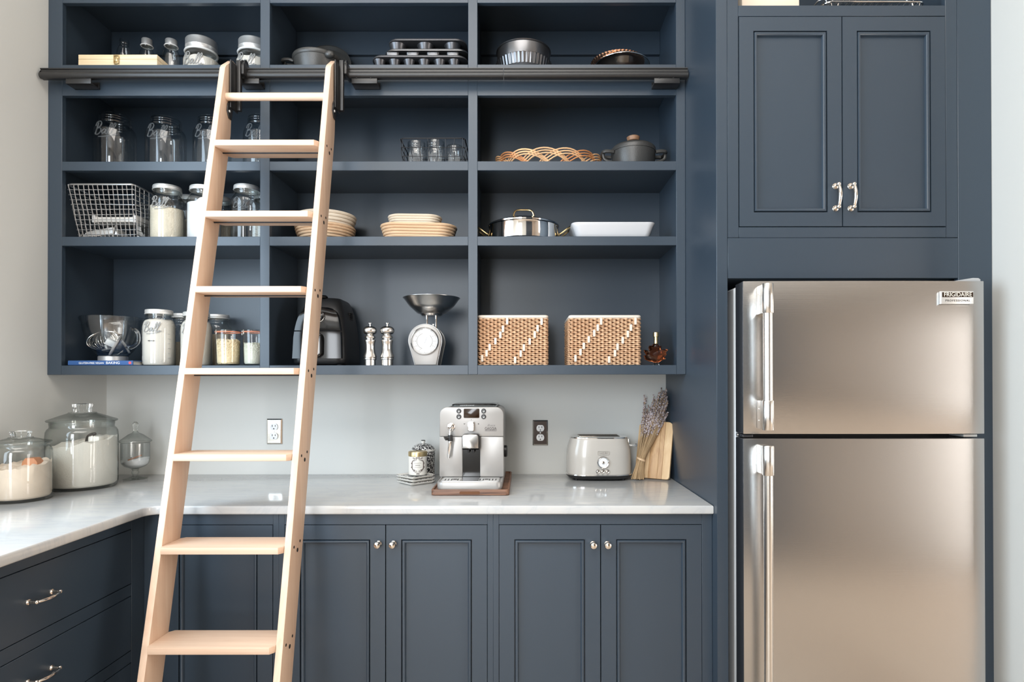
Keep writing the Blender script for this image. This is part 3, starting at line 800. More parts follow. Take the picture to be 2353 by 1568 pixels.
def powder_jar(label, u1, u2, vt, yc, seed):
    x, r = cyl(u1, u2, yc); z1 = at((u1 + u2)/2, vt, y=yc - r*.84).z; h = z1 - S1
    t = thing('mason_jar', label, 'jar', (x, yc, S1 + .0003))
    pr = [(0, .004), (.8, .002), (.95, .004), (1, .02), (1, .50*h), (.985, .56*h), (.94, .61*h), (.87, .65*h), (.83, .675*h), (.83, .72*h), (.80, .74*h), (.80, .9*h)]
    B().lathe([(a*r, z) for a, z in pr], n=40).done('glass_body', 'jar_glass', t, ang=60)
    tall_lid(t, r, h); fill(t, 'contents', 'flour', r*.96, .006, .56*h, .004, (0, 0), seed)
    script_ball(t, r, .36*h, r*1.2, az=math.atan2(-x, yc + CD)*.6 - .32)
    return t
powder_jar('wide mason jar of white flour with tall steel lid beside the small bottles', 417, 505, 78, -.13, 3)
powder_jar('mason jar of white powder with tall steel lid in the corner behind the ladder top', 540, 622, 80, -.13, 4)

# top shelf, middle bay: cast iron and muffin tins
x, r = cyl(670, 786, YU + .112); yc = YU + .112
zr = at(714, 107, y=yc - r).z
t = thing('cast_iron_skillet', 'deep grey cast iron skillet with loop handle on the top shelf', 'skillet', (x, yc, S1)); h = zr - S1
B().lathe([(0, .0005), (r*.80, .0005), (r*.84, .006), (r*.95, h*.78), (r*.97, h*.80), (r, h*.86), (r, h - .002), (r*.985, h), (r*.95, h), (r*.93, h*.8), (r*.8, .008), (0, .006)], n=48).done('pan', 'cast_iron', t)
hx = at(653, 125, y=yc).x - x
B().tube(smooth([(-r*.93, -.02, h*.80), (-r*1.12, -.022, h*.86), (hx, -.016, h*.86), (hx, .016, h*.86), (-r*1.12, .022, h*.86), (-r*.93, .02, h*.80)], 4), .0065, 8).done('loop_handle', 'cast_iron', t)
B().tube(smooth([(hx + .004, 0, h*.84), (hx + .004, 0, h*.45), (-r*.9, 0, h*.2)], 4), .005, 8).done('lower_handle', 'cast_iron', t)
px_ = at(756, 121, y=yc - r*.8)
B().ball((px_.x - x, -r*.72, h*.80), .015, (1.25, 1.0, .95)).done('pour_spout', 'cast_iron', t)
t = thing('cast_iron_griddle', 'dark round cast iron griddle propped tilted behind the deep skillet', 'griddle', (at(749, 160, y=-.075).x, -.078, S1))
M_ = Matrix.Translation((0, 0, .1065)) @ Matrix.Rotation(math.radians(74), 4, 'X')
B().lathe([(0, 0), (.096, 0), (.104, .010), (.108, .016), (.104, .016), (.095, .005), (0, .005)], n=44).xf(M_).done('pan', 'cast_iron', t)
def cup_tin(name, label, ux0, ux1, yfr, dep, z0, hc, cups, rc, mat, rect=False, back=2):
    a, c = at(ux0, 120, y=yfr), at(ux1, 120, y=yfr)
    t = thing(name, label, 'baking tin', ((a.x + c.x)/2, yfr + dep/2, z0)); w_ = (c.x - a.x)/2; d_ = dep/2
    pr = rrect(-w_, w_, -d_, d_, .04, 6); zr_ = hc
    b = B()
    rg = []
    for k, z in ((1.0, zr_ + .0005), (1.0, zr_ + .005), (.985, zr_ + .008), (.965, zr_ + .005), (.95, zr_ + .0035)): rg.append([(x_*k, y_*k, z) for x_, y_ in pr])
    b.rings(rg, cap0=False, cap1=True)
    b.rings([[(x_, y_, zr_ + .0005) for x_, y_ in pr], [(x_*.93, y_*.93, zr_ - .0005) for x_, y_ in pr]], cap0=False, cap1=True)
    b.done('tray', mat, t, ang=50)
    for row in range(back):
        for k in cups:
            cx = at(k, 120, y=yfr + .06).x - t.location[0]; cy = -d_ + rc + .012 + row*(dep - 2*rc - .024)/max(1, back - 1)
            if row and not rect: cx *= .98
            if rect:
                b = B(); b.rings([[(cx + x_, cy + y_, z) for x_, y_ in rrect(-rc*1.5*k2, rc*1.5*k2, -rc*k2, rc*k2, rc*.5*k2, 4)] for k2, z in ((.82, .0004), (.94, .004), (1, zr_*.7), (1.06, zr_))])
                b.done('well', mat, t, ang=50)
            else:
                B().lathe([(0, .0004), (rc*.66, .0004), (rc*.76, .003), (rc*.97, hc*.85), (rc*1.12, hc), (rc*1.12, hc + .0004)], (cx, cy, 0), 22).done('cup', mat, t, ang=50)
    return t
z0 = S1; yfr = YU + .004
cup_tin('muffin_tin', 'dark muffin tin with six cups showing, lowest of the stack on the top shelf', 851, 1073, yfr, .25, z0 + .0002, .030, (877, 911, 944, 978, 1013, 1046), .021, 'nonstick')
cup_tin('loaf_tin', 'light grey tin with oblong wells in the middle of the baking tin stack', 881, 1076, yfr + .016, .23, z0 + .0385, .024, (908, 953, 999, 1044), .0155, 'pan_steel', True)
cup_tin('muffin_tin', 'dark deep muffin tin on top of the baking tin stack', 889, 1071, yfr + .05, .20, z0 + .072, .048, (917, 980, 1042), .030, 'nonstick')

# top shelf, right bay: cake tins, copper mould, glass pie dish
yc = -.185; x, r = cyl(1140.5, 1267, yc)
zA, zB, zC_ = at(1204, 86, y=yc - r).z, at(1204, 119, y=yc - r).z, at(1204, 140, y=yc - r).z
t = thing('cake_board', 'round pale metal cake base at the bottom of the cake tin stack', 'baking tin', (x, yc, S1))
B().lathe([(0, .0003), (.070, .0003), (.072, .003), (.072, zC_ - S1 - .003), (.07, zC_ - S1 - .0003), (0, zC_ - S1 - .0003)], n=40).done('disc', 'white_ceramic', t)
def tart(name, label, x, yc, z0, r, h, mat, nf=44, taper=.93):
    t = thing(name, label, 'baking tin', (x, yc, z0))
    fl = lambda j, n: 1 + .011*math.cos(2*PI*j/6)
    B().lathe([(r*taper*.97, 0.0002), (r*taper, .0004), (r, h - .002), (r*1.015, h), (r*.985, h), (r*.97, h - .003), (r*taper*.97, .002)], n=nf*6, flute=fl).done('fluted_wall', mat, t, ang=70)
    B().lathe([(0, .0003), (r*taper*.985, .0003), (r*taper*.985, .0018), (0, .0018)], n=40).done('base_plate', mat, t)
    return t
tart('tart_tin', 'grey fluted tart tin under the deep round cake tin', x, yc, zC_, r*1.0, zB - zC_ + .003, 'pan_steel')
t = thing('cake_tin', 'deep round dark steel cake tin on top of the fluted tart tin', 'baking tin', (x, yc, zB + .0034)); h = zA - zB - .0034
B().lathe([(0, 0), (r*.955, 0), (r*.96, .002), (r*.96, h - .006), (r*.985, h - .005), (r, h - .003), (r*.985, h), (r*.955, h - .001), (r*.945, .004), (0, .003)], n=56).done('pan', 'pan_steel', t)
yc = -.19; x, r = cyl(1367, 1494, yc)
zr = at(1432, 118.5, y=yc - r).z; h = zr - S1
t = thing('pie_dish', 'round glass pie dish with a bright rim at the right of the top shelf', 'dish', (x, yc, S1))
B().lathe([(0, .0004), (r*.62, .0004), (r*.66, .003), (r*.80, h*.6), (r*.90, h*.86), (r*.93, h*.93), (r*.985, h*.965), (r, h*.985), (r*.985, h), (r*.90, h*.97), (r*.86, h*.86), (r*.60, .006), (0, .004)], n=48).done('glass_dish', 'canister_glass', t, ang=50)
B().torus((0, 0, h*.985), r*.995, .0022, 48, 8).done('rim', 'chrome', t)
x2, r2 = cyl(1357.5, 1480, yc + .01)
z2 = at(1420, 115.5, y=yc - r).z
tart('tart_mould', 'copper fluted tart mould nested on the glass pie dish', x2 + .002, yc + .006, zr + .0015, r2, max(.012, z2 - zr + .006), 'copper', 46, .95)

# ------------------------------------------------------------------ second shelf
G2 = 'empty gallon glass jars on the second shelf'
for lab, u1, u2, vt, yc in (('large empty glass jar, first from the left on the second shelf', 211, 313, 256.5, -.15), ('large empty glass jar, second from the left on the second shelf', 331, 428, 263, -.14),
                            ('large empty glass jar half hidden behind the left ladder rail', 441, 531, 262.5, -.14), ('large empty glass jar cut off by the upright right of the ladder rail', 557, 644, 260.5, -.14)):
    mason(lab, u1, u2, vt, yc, S2, None, lid=False, word=.60, neck=.74, group=G2, name='gallon_jar')

def wire_basket(name, label, front, back_y, z0, ztop, fx, fb, mat, nu, nv, rim_r, wire_r, wob=.0, side=.5, rz=0):
    """tapered rectangular basket; fx: (left, right) of rim, fb: (left, right) of base, world x; front: y of rim front and base front"""
    cx = (fx[0] + fx[1])/2; t = thing(name, label, 'basket', (cx, (front[0] + back_y)/2, z0)); q = t.location
    def ringp(s_, n):
        z = (ztop - z0)*s_
        xl = fb[0] + (fx[0] - fb[0])*s_ - q[0]; xr = fb[1] + (fx[1] - fb[1])*s_ - q[0]
        yf_ = front[1] + (front[0] - front[1])*s_ - q[1]; yb = (back_y - .02*(1 - s_)) - q[1]
        return [(p[0], p[1], z) for p in rrect(xl, xr, yf_, yb, .018, n)]
    b = B(); b.tube(ringp(1, 4), rim_r, 8, closed=True); b.done('rim', mat, t)
    b = B(); rs = random.Random(5)
    for k in range(nv):
        s_ = k/nv; P_ = ringp(s_, 3); ph = rs.random()*6
        P_ = smooth(P_, 2, True)
        b.tube([(p[0], p[1], max(p[2], wire_r) + wob*math.sin(i*.9 + ph)*.8) for i, p in enumerate(P_)], wire_r, 5, closed=True)
    def side_pt(k, f, s_):
        c = ringp(s_, 0 if False else 1); 
        xs = [p[0] for p in c]; ys = [p[1] for p in c]
        x0, x1, y0, y1 = min(xs), max(xs), min(ys), max(ys); z = max((ztop - z0)*s_, wire_r)
        return {0: (x0 + (x1 - x0)*f, y0, z), 1: (x0 + (x1 - x0)*f, y1, z), 2: (x0, y0 + (y1 - y0)*f, z), 3: (x1, y0 + (y1 - y0)*f, z)}[k]
    for k in range(4):
        n = nu if k < 2 else max(3, int(nu*side))
        for i in range(n + 1):
            f = (i + .0)/n
            f = .03 + .94*f
            ph = rs.random()*6
            pts = [Vector(side_pt(k, f, s_)) for s_ in (0, .15, .35, .55, .75, 1)]
            pts = [p + Vector((wob*math.sin(j*2.1 + ph), 0, 0)) for j, p in enumerate(pts)]
            b.tube(smooth(pts, 2), wire_r, 5)
    x0, y0, _ = side_pt(0, 0, 0); x1, y1, _ = side_pt(1, 1, 0)
    for i in range(nu + 1):
        x_ = x0 + (x1 - x0)*i/nu; b.tube([(x_, y0, wire_r), (x_, y1, wire_r)], wire_r, 5)
    b.done('wire_mesh', mat, t, kind='stuff')
    return t
yr = YU + .028
a, c = at(919, 318, y=yr), at(1068, 318, y=yr); d_, e_ = at(925, 368, y=yr + .012), at(1066, 368, y=yr + .012)
wire_basket('wire_basket', 'black wire basket holding three small jars on the second shelf', (yr, yr + .012), -.075, S2 + .0003, a.z, (a.x, c.x), (d_.x, e_.x), 'wire_dark', 7, 3, .0024, .0013, .0018)
def jelly(label, u1, u2, vt, yc, flip=False):
    x, r = cyl(u1, u2, yc); z = at((u1 + u2)/2, vt, y=yc - r*.85).z; h = z - S2 - .004
    t = thing('jelly_jar', label, 'jar', (x, yc, S2 + .004), 0, 'small jars in the black wire basket')
    pr = [(0, .004), (.8, .001), (.95, .003), (1, .01), (1, .62*h), (.97, .70*h), (.92, .74*h), (.90, .78*h), (.93, .80*h), (.90, .82*h), (.90, .87*h), (.93, .89*h), (.90, .91*h), (.90, h), (.84, h), (.84, .8*h)]
    if flip: pr = [(a_, h - z_) for a_, z_ in pr[::-1]]
    B().lathe([(a_*r, z_) for a_, z_ in pr], n=28).done('glass_body', 'jar_glass', t, ang=60)
    b = B()
    for k in range(20):
        an = -PI/2 + (k - 9.5)*.075; 
        b.tube([(r*1.003*math.cos(an), r*1.003*math.sin(an), h*(.12 + .02*math.sin(k*2.1))), (r*1.003*math.cos(an + .07), r*1.003*math.sin(an + .07), h*(.52 + .05*math.sin(k*1.3)))], .0008, 4)
    b.done('quilted_relief', 'embossed_glass', t)
jelly('small empty jar at the left end of the black wire basket', 934, 980, 322, -.21)
jelly('small empty jar in the middle of the black wire basket', 978, 1024, 320, -.205)
jelly('small upturned jar at the right end of the black wire basket', 1025.5, 1064, 329.5, -.21, True)

yc = -.165; x, r = cyl(1139, 1383, yc)
t = thing('rattan_basket', 'low oval open-weave rattan basket on the second shelf', 'basket', (x, yc, S2)); ry = .125; hb = at(1290, 339, y=yc - ry).z - S2
NA = 15
for k in range(NA):
    for dr in (1,):
        for off in (0, 1, 2):
            pts = []
            for i in range(9):
                s_ = i/8; an = 2*PI*(k + .5*(dr < 0))/NA + (s_ - .5)*1.12 + off*.022
                hh_ = hb*(math.sin(PI*s_))**.75 - off*.0095
                k_ = .90 + .10*math.sin(PI*s_) - (.012 if dr < 0 else 0)
                pts.append((r*k_*math.cos(an), ry*k_*math.sin(an), max(.004, hh_)))
            B().tube(smooth(pts, 2), .0029, 6).done('cane', 'rattan' if (k*3 + dr) % 4 else 'rattan_dark', t)
B().prism([(r*.90*math.cos(2*PI*i/40), ry*.90*math.sin(2*PI*i/40)) for i in range(40)], .0004, .005, 'xy', .001).done('base', 'rattan', t)
B().tube([(r*.92*math.cos(2*PI*i/40), ry*.92*math.sin(2*PI*i/40), .006) for i in range(40)], .005, 6, closed=True).done('base_rim', 'rattan', t)

yc = -.19; x, r = cyl(1405, 1508, yc)
zr, zl = at(1457, 334, y=yc - r).z, at(1457, 319, y=yc - r*.6).z
t = thing('dutch_oven', 'small black cast iron dutch oven with lid on the second shelf', 'pot', (x, yc, S2)); h = zr - S2
B().lathe([(0, .0005), (r*.80, .0005), (r*.86, .004), (r*.96, h*.5), (r*.985, h - .002), (r*.985, h), (r*.93, h), (r*.8, .01), (0, .008)], n=44).done('pot', 'cast_iron', t)
lid = B().lathe([(r*.97, h + .0003), (r, h + .001), (r*1.0, h + .014), (r*.985, h + .017), (r*.9, h + .024), (r*.6, h + .035), (r*.25, h + .040), (0, h + .041)], n=44).done('lid', 'cast_iron', t)
kz = at(1457, 314, y=yc).z - S2
B().lathe([(0, h + .0385), (.009, h + .0385), (.009, h + .046), (.022, h + .050), (.026, kz - .004), (.02, kz), (0, kz + .001)], n=20).done('knob', 'walnut_knob', lid)
for s_ in (-1, 1):
    xo = (r*1.0, r*1.40)
    z1 = h - .004
    B().tube(smooth([(s_*r*.95, -.030, z1), (s_*r*1.2, -.032, z1 + .002), (s_*xo[1], -.024, z1 + .001), (s_*xo[1], .024, z1 + .001), (s_*r*1.2, .032, z1 + .002), (s_*r*.95, .030, z1)], 4), [.0075]*21, 8).done('handle', 'cast_iron', t)
    B().tube(smooth([(s_*xo[1], -.018, z1 - .002), (s_*(xo[1] - .006), -.02, z1 - .026), (s_*r*.93, -.02, z1 - .038)], 4), .006, 8).done('handle_brace', 'cast_iron', t)

# ------------------------------------------------------------------ third shelf
yr = YU + .016
a, c = at(152.5, 424, y=yr), at(307, 424, y=yr); d_, e_ = at(181, 543, y=yr + .03), at(318, 543, y=yr + .03)
wb = wire_basket('wire_basket', 'grey wire basket of metal kitchen tools at the left of the third shelf', (yr, yr + .028), -.04, S3 + .0003, a.z, (a.x, c.x), (d_.x, e_.x - .006), 'wire_grey', 13, 11, .0036, .0015, .0016, .7)
g = thing('mandoline', 'cream metal mandoline slicer lying highest inside the grey wire basket', 'slicer', (at(275, 505, y=-.2).x, -.20, S3)); q = g.location
zz_ = at(275, 512, y=-.22).z - S3
b = B().box(-.078, .078, -.03, .06, zz_, zz_ + .020, .003).done('body', 'cream_ceramic', g)
for s_ in (-1, 1): B().box(s_*.078 - .006, s_*.078 + .006, -.035, .062, zz_ - .003, zz_ + .026, .003).done('end_cap', 'white_plastic', g)
B().box(-.07, .07, -.028, .03, .004, .012, .002).done('lower_rail', 'aluminium', g)
for s_ in (-1, 1): B().box(s_*.06 - .004, s_*.06 + .004, .02, .028, .004, zz_ + .002).done('strut', 'aluminium', g)
g = thing('grater', 'steel grater lying slanted at the bottom of the grey wire basket', 'grater', (at(235, 530, y=-.24).x, -.235, S3 + .004))
M_ = Matrix.Rotation(math.radians(-7), 4, 'Y')
b = B(); b.prism([(-.075, 0), (.075, 0), (.055, .032), (-.045, .026)], -.02, .05, 'xz', .002); b.xf(M_ @ Matrix.Translation((0, 0, .010))); b.done('body', 'aluminium', g)
for xx in (-.07, .052): B().tube([(xx, -.022, .012 - xx*.02), (xx + .012, -.022, .040 + (.015 if xx > 0 else 0))], .003, 6).done('frame_wire', 'chrome', g)
B().tube([(-.076, -.024, .004), (.05, -.024, .020)], .003, 6).done('frame_wire', 'chrome', g)
g = thing('sieve', 'small round metal sieve standing at the right inside the grey wire basket', 'sieve', (at(326, 530, y=-.16).x - .01, -.15, S3 + .003))
B().lathe([(0, 0), (.03, .002), (.042, .014), (.046, .03), (.048, .03), (.044, .012), (.03, 0), (0, -.0015)], n=28).xf(Matrix.Translation((0, 0, .047)) @ Matrix.Rotation(math.radians(70), 4, 'Y') ).done('bowl', 'aluminium', g)

mason('mason jar of oat flour with screw lid beside the grey wire basket', 342, 424, 421.5, -.215, S3, 'oat_flour', .60, slope=(-.004, -.002), seed=2, group=GJ, bump=.008)
mason('mason jar of bright white flour just left of the ladder rail, third shelf', 427.5, 508, 423, -.22, S3, 'white_sugar', .70, slope=(.035, 0), seed=5, group=GJ, word=False)
mason('short jar of grain at the back between two flour jars, third shelf', 402, 470, 447, -.085, S3, 'flour', .52, seed=6, group=GJ, word=False)
mason('jar of pale grain showing right of the ladder rail at the back, third shelf', 468, 536, 449, -.085, S3, 'oat_flour', .50, seed=7, group=GJ, word=False)
mason('nearly empty mason jar standing right of the ladder rail, third shelf', 529.5, 603, 421.5, -.20, S3, None, seed=8, group=GJ, graduations=True)
mason('jar at the back almost hidden by the upright, third shelf', 577, 640, 446, -.075, S3, 'flour', .5, seed=9, group=GJ, word=False)

def banneton_round(label, u1, u2, yc, z0, v_top, n, mat, k0=.70, group='round proving baskets'):
    x, r = cyl(u1, u2, yc); zt_ = at((u1 + u2)/2, v_top, y=yc - r).z; h = zt_ - z0
    t = thing('proving_basket', label, 'basket', (x, yc, z0), 0, group)
    for i in range(n):
        s_ = (i + .5)/n; R_ = r*(k0 + (1 - k0)*math.sin(s_*PI/2)) - h/n*.5
        B().torus((0, 0, h*s_), R_, h/n*.56, 44, 8).done('coil', mat, t)
    B().lathe([(0, .001), (r*k0*.98, .001), (r*k0*.98, .006), (0, .006)], n=40).done('base', mat, t)
    return t, x, r, h
yc = -.155
b1 = banneton_round('cane round proving basket, lower of two behind the right ladder rail', 676, 818, yc, S3 + .0003, 507, 7, 'banneton_cane', .72)
banneton_round('pale round proving basket nested on top, behind the right ladder rail', 679, 819.5, yc + .003, S3 + b1[3] + .0006, 478.5, 4, 'banneton_pale', .86)
def banneton_oval(label, u1, u2, yfr, dep, z0, v_top, n, mat, rz=0, k0=.86):
    a, c = at(u1, v_top, y=yfr), at(u2, v_top, y=yfr); w_ = (c.x - a.x)/2; h = at((u1 + u2)/2, v_top, y=yfr).z - z0
    t = thing('proving_basket', label, 'basket', ((a.x + c.x)/2, yfr + dep/2, z0), rz, 'oval proving baskets')
    for i in range(n):
        s_ = (i + .5)/n; k = k0 + (1 - k0)*s_; rr = h/n*.55
        B().tube([(p[0], p[1], h*s_) for p in rrect(-w_*k + rr, w_*k - rr, -dep/2*k + rr, dep/2*k - rr, dep/2*k*.93 - rr, 9)], rr, 8, closed=True).done('coil', mat, t)
    B().prism(rrect(-w_*k0, w_*k0, -dep/2*k0, dep/2*k0, dep/2*k0*.9, 9), .0006, .006, 'xy').done('base', mat, t)
    return t, h
o1 = banneton_oval('cane oval proving basket, lower and longer of two on the third shelf', 864, 1046, -.275, .15, S3 + .0003, 510, 6, 'banneton_cane', math.radians(5))
banneton_oval('pale oval proving basket lying on the longer one, third shelf', 884, 1011, -.255, .115, S3 + o1[1] + .0012, 490.5, 4, 'banneton_pale', math.radians(3), .92)

yc = -.165; x, r = cyl(1123, 1284, yc)
zr = at(1203, 503, y=yc - r).z; h = zr - S3
t = thing('saute_pan', 'polished steel saute pan with brass handles and a lid, third shelf', 'pan', (x, yc, S3))
B().lathe([(0, .0005), (r*.88, .0005), (r*.95, .003), (r*.985, .009), (r*.985, h - .004), (r, h - .001), (r*.98, h), (r*.95, h - .002), (r*.94, .006), (0, .005)], n=64).done('pan', 'chrome', t)
zl = at(1203, 493, y=yc - r*.7).z - S3
lid = B().lathe([(r*.97, h + .0004), (r*1.01, h + .001), (r*1.015, h + .006), (r*.98, h + .009), (r*.85, h + .013), (r*.6, max(h + .018, zl)), (r*.3, max(h + .021, zl + .003)), (0, max(h + .022, zl + .004))], n=64).done('lid', 'chrome', t)
zt2 = at(1199, 482.5, y=yc).z - S3
zb2 = max(h + .019, zl + .002)
hw = (at(1222, 490, y=yc).x - at(1176, 490, y=yc).x)/2
B().tube(smooth([(-hw, 0, zb2), (-hw, 0, zb2 + (zt2 - zb2)*.5), (-hw*.75, 0, zt2 - .003), (0, 0, zt2), (hw*.75, 0, zt2 - .003), (hw, 0, zb2 + (zt2 - zb2)*.5), (hw, 0, zb2)], 5), .0036, 8).done('lid_handle', 'brass', lid)
for s_ in (-1, 1):
    z1 = h*.55
    B().tube(smooth([(s_*r*.98, -.042, z1 - .006), (s_*r*1.06, -.040, z1), (s_*(r + .040), -.030, z1 + .026), (s_*(r + .050), 0, z1 + .034), (s_*(r + .040), .030, z1 + .026), (s_*r*1.06, .040, z1), (s_*r*.98, .042, z1 - .006)], 5), .0042, 8).done('handle', 'brass', t)
    for y_ in (-.042, .042): B().ball((s_*r*.985, y_, z1 - .006), .008, (.5, 1, 1.2), 10, 7).done('rivet_plate', 'brass', t)
a, c = at(1314, 518, y=-.275), at(1508, 518, y=-.275)
t = thing('serving_dish', 'white rectangular ceramic baking dish at the right of the third shelf', 'dish', ((a.x + c.x)/2, -.175, S3)); w_ = (c.x - a.x)/2; h = at(1410, 509.5, y=-.28).z - S3
b = B(); rg = []
for k, z in ((.80, .0006), (.84, .002), (.90, h*.35), (.965, h*.8), (1.0, h - .002), (1.0, h), (.97, h), (.93, h*.8), (.82, .006)):
    rg.append([(p[0], p[1], z) for p in rrect(-w_*k, w_*k, -.1*k, .1*k, .028*k, 6)])
b.rings(rg).done('dish', 'white_ceramic', t, ang=60)

# ------------------------------------------------------------------ bottom shelf, left bay
ya = YU + .010
a, c = at(156, 829, y=ya), at(305, 829, y=ya)
t = thing('cookbook', 'thin blue cookbook lying flat with spine outwards under the glass bowl', 'book', ((a.x + c.x)/2, ya, S4 + .0003)); w_ = (c.x - a.x)/2; h = a.z - S4
b = B(); b.box(-w_, w_, .003, .195, 0, .0025); b.box(-w_, w_, .003, .195, h - .0025, h); b.done('cover', 'book_blue', t)
B().prism([(.004, 0), (.004, h), (.0006, h*.9), (0, h*.5), (.0006, h*.1)], -w_, w_, 'yz').done('spine', 'book_blue', t)
B().box(-w_ + .004, w_ - .004, .004, .190, .0026, h - .0026).done('pages', 'paper', t)
ux = lambda u: at(u, 835, y=ya).x - t.location[0]
text('GLUTEN-FREE VEGAN', .0098, ((ux(179) + ux(240.5))/2, -.0002, h*.46), 'ink_white', t, wide=.97, depth=.0002)
text('BAKING', .0135, ((ux(242.5) + ux(276.5))/2, -.0002, h*.5), 'ink_white', t, wide=1.05, depth=.0002)
B().lathe([(0, 0), (.0052, 0), (.0052, .0003), (0, .0003)], (ux(298.5), -.0004, h*.52), 16, axis='y').done('logo_dot', 'ink_red', t)
zbk = S4 + h + .0006
yc = -.185; x, r = cyl(182, 334, yc)
zt_ = at(250, 724, y=yc - r).z; h = zt_ - zbk
t = thing('mixing_bowl', 'clear glass mixer bowl with pouring spout standing on the blue cookbook', 'bowl', (x, yc, zbk))
pr = [(0, .004), (.30*r, .004), (.40*r, .001), (.43*r, .0), (.44*r, .012), (.43*r, .018), (.50*r, .024), (.66*r, h*.26), (.83*r, h*.48), (.93*r, h*.70), (.97*r, h*.88), (1.0*r, h*.985), (1.02*r, h), (.985*r, h), (.95*r, h*.88), (.90*r, h*.68), (.80*r, h*.48), (.63*r, h*.28), (.45*r, .032), (0, .024)]
bw = B().lathe(pr, n=48)
for v in bw.bm.verts:                                            # pull out the spout
    an = math.atan2(v.co.y, -v.co.x); k = max(0, 1 - abs(an)/.42)
    f = max(0, (v.co.z - h*.72)/(h*.28))
    if k > 0 and f > 0: v.co.x -= .045*k*k*(3 - 2*k)*f**1.5; v.co.z += .004*k*f
bw.done('glass_bowl', 'jar_glass', t, ang=60)
B().lathe([(.30*r, .0003), (.47*r, .0003), (.47*r, .018), (.44*r, .020)], n=40).done('metal_base', 'aluminium', t)
hx = r*.93
B().tube(smooth([(hx*.98, -.03, h*.72), (hx*1.18, -.035, h*.66), (hx*1.2, -.035, h*.42), (hx*.9, -.03, h*.30), (hx*.74, -.03, h*.33)], 5), .007, 10).done('handle', 'solid_glass', t)
g = thing('whisk_attachment', 'wire whip beater resting inside the glass mixer bowl', 'whisk', (x - .022, yc, zbk + .026))
M_ = Matrix.Translation((0, 0, .020)) @ Matrix.Rotation(math.radians(14), 4, 'X') @ Matrix.Rotation(math.radians(-8), 4, 'Y')
for k in range(11):
    an = PI*k/11
    pts = [(math.cos(an)*s_*.058*math.sin(min(PI, abs(tt)*PI))*(1 if tt > 0 else 1), math.sin(an)*s_*.058*math.sin(min(PI, abs(tt)*PI)), .075 - .075*math.cos(0) + .070*(1 - math.cos(abs(tt)*PI))/2*1.0) for s_, tt in [(-1, .92), (-1, .75), (-1, .55), (-1, .38), (-1, .2), (0, .0), (1, .2), (1, .38), (1, .55), (1, .75), (1, .92)]]
    B().tube(smooth([(p[0], p[1], .072 - p[2]) for p in pts], 3), .0011, 5).xf(M_).done('wire', 'chrome', g)
B().lathe([(0, -.002), (.016, -.002), (.020, .004), (.016, .012), (.009, .016), (.009, .05), (0, .05)], n=20).xf(M_ @ Matrix.Diagonal((1, 1, .4, 1))).done('hub', 'aluminium', g)
g = thing('flat_beater', 'white coated flat beater leaning in the glass mixer bowl', 'beater', (x + .030, yc - .02, zbk + .034))
M_ = Matrix.Rotation(math.radians(-58), 4, 'Y') @ Matrix.Rotation(math.radians(30), 4, 'X')
M_ = Matrix.Translation((.006, -.010, .026)) @ M_
B().lathe([(0, 0), (.036, 0), (.044, .003), (.046, .007), (.042, .009), (0, .012)], n=28).xf(M_).done('disc', 'grey_plastic', g)
B().box(-.012, .012, -.012, .012, .009, .040, .003).xf(M_).done('socket', 'white_plastic', g)
g = thing('dough_hook', 'white coated dough hook standing up inside the glass mixer bowl', 'beater', (x + .012, yc + .03, zbk + .03))
B().tube(smooth([(.032, 0, .004), (.012, .004, .034), (-.004, 0, .062), (-.006, 0, .105)], 5), [.004]*5 + [.0055]*6 + [.0075]*5, 8).done('hook', 'white_plastic', g)
B().lathe([(.0078, .072), (.0085, .074), (.0085, .077), (.0078, .079)], n=14).xf(Matrix.Translation((-.005, 0, 0))).done('collar', 'wire_dark', g)

mason('mason jar full of white flour beside the glass mixer bowl, bottom shelf', 325, 404.5, 710.5, -.225, S4, 'flour', .83, seed=11, group=GJ, word=.60, graduations=True)
lp = [o for o in SC.objects if o.name.startswith('mason_jar') and o.type == 'EMPTY'][-1]
az = math.atan2(-lp.location.x, lp.location.y + CD)
b = B(); rj = .0592; a0 = az*.75 - .3
for k in range(14):
    if k in (5, 9): continue
    a_ = a0 + (k - 6.5)*.030; b.box(rj*math.sin(a_) - .0006, rj*math.sin(a_) + .0006, -rj*math.cos(a_) - .0004, -rj*math.cos(a_) + .0004, .0915, .0915 + (.0028 if k % 3 else .0036))
b.done('paper_label_print', 'ink_dark', lp, kind='stuff')
mason('jar of grain at the back between the flour jar and the ladder, bottom shelf', 388, 452, 720, -.085, S4, 'oat_flour', .45, seed=12, group=GJ, word=False)
mason('mason jar of cream flour standing behind the left ladder rail, bottom shelf', 413, 488.5, 716, -.215, S4, 'flour', .83, seed=13, group=GJ, word=.60)
mason('jar of rolled oats at the back, right of the ladder rail, bottom shelf', 466, 533, 722, -.085, S4, 'oat_flour', .62, seed=14, group=GJ, word=False)
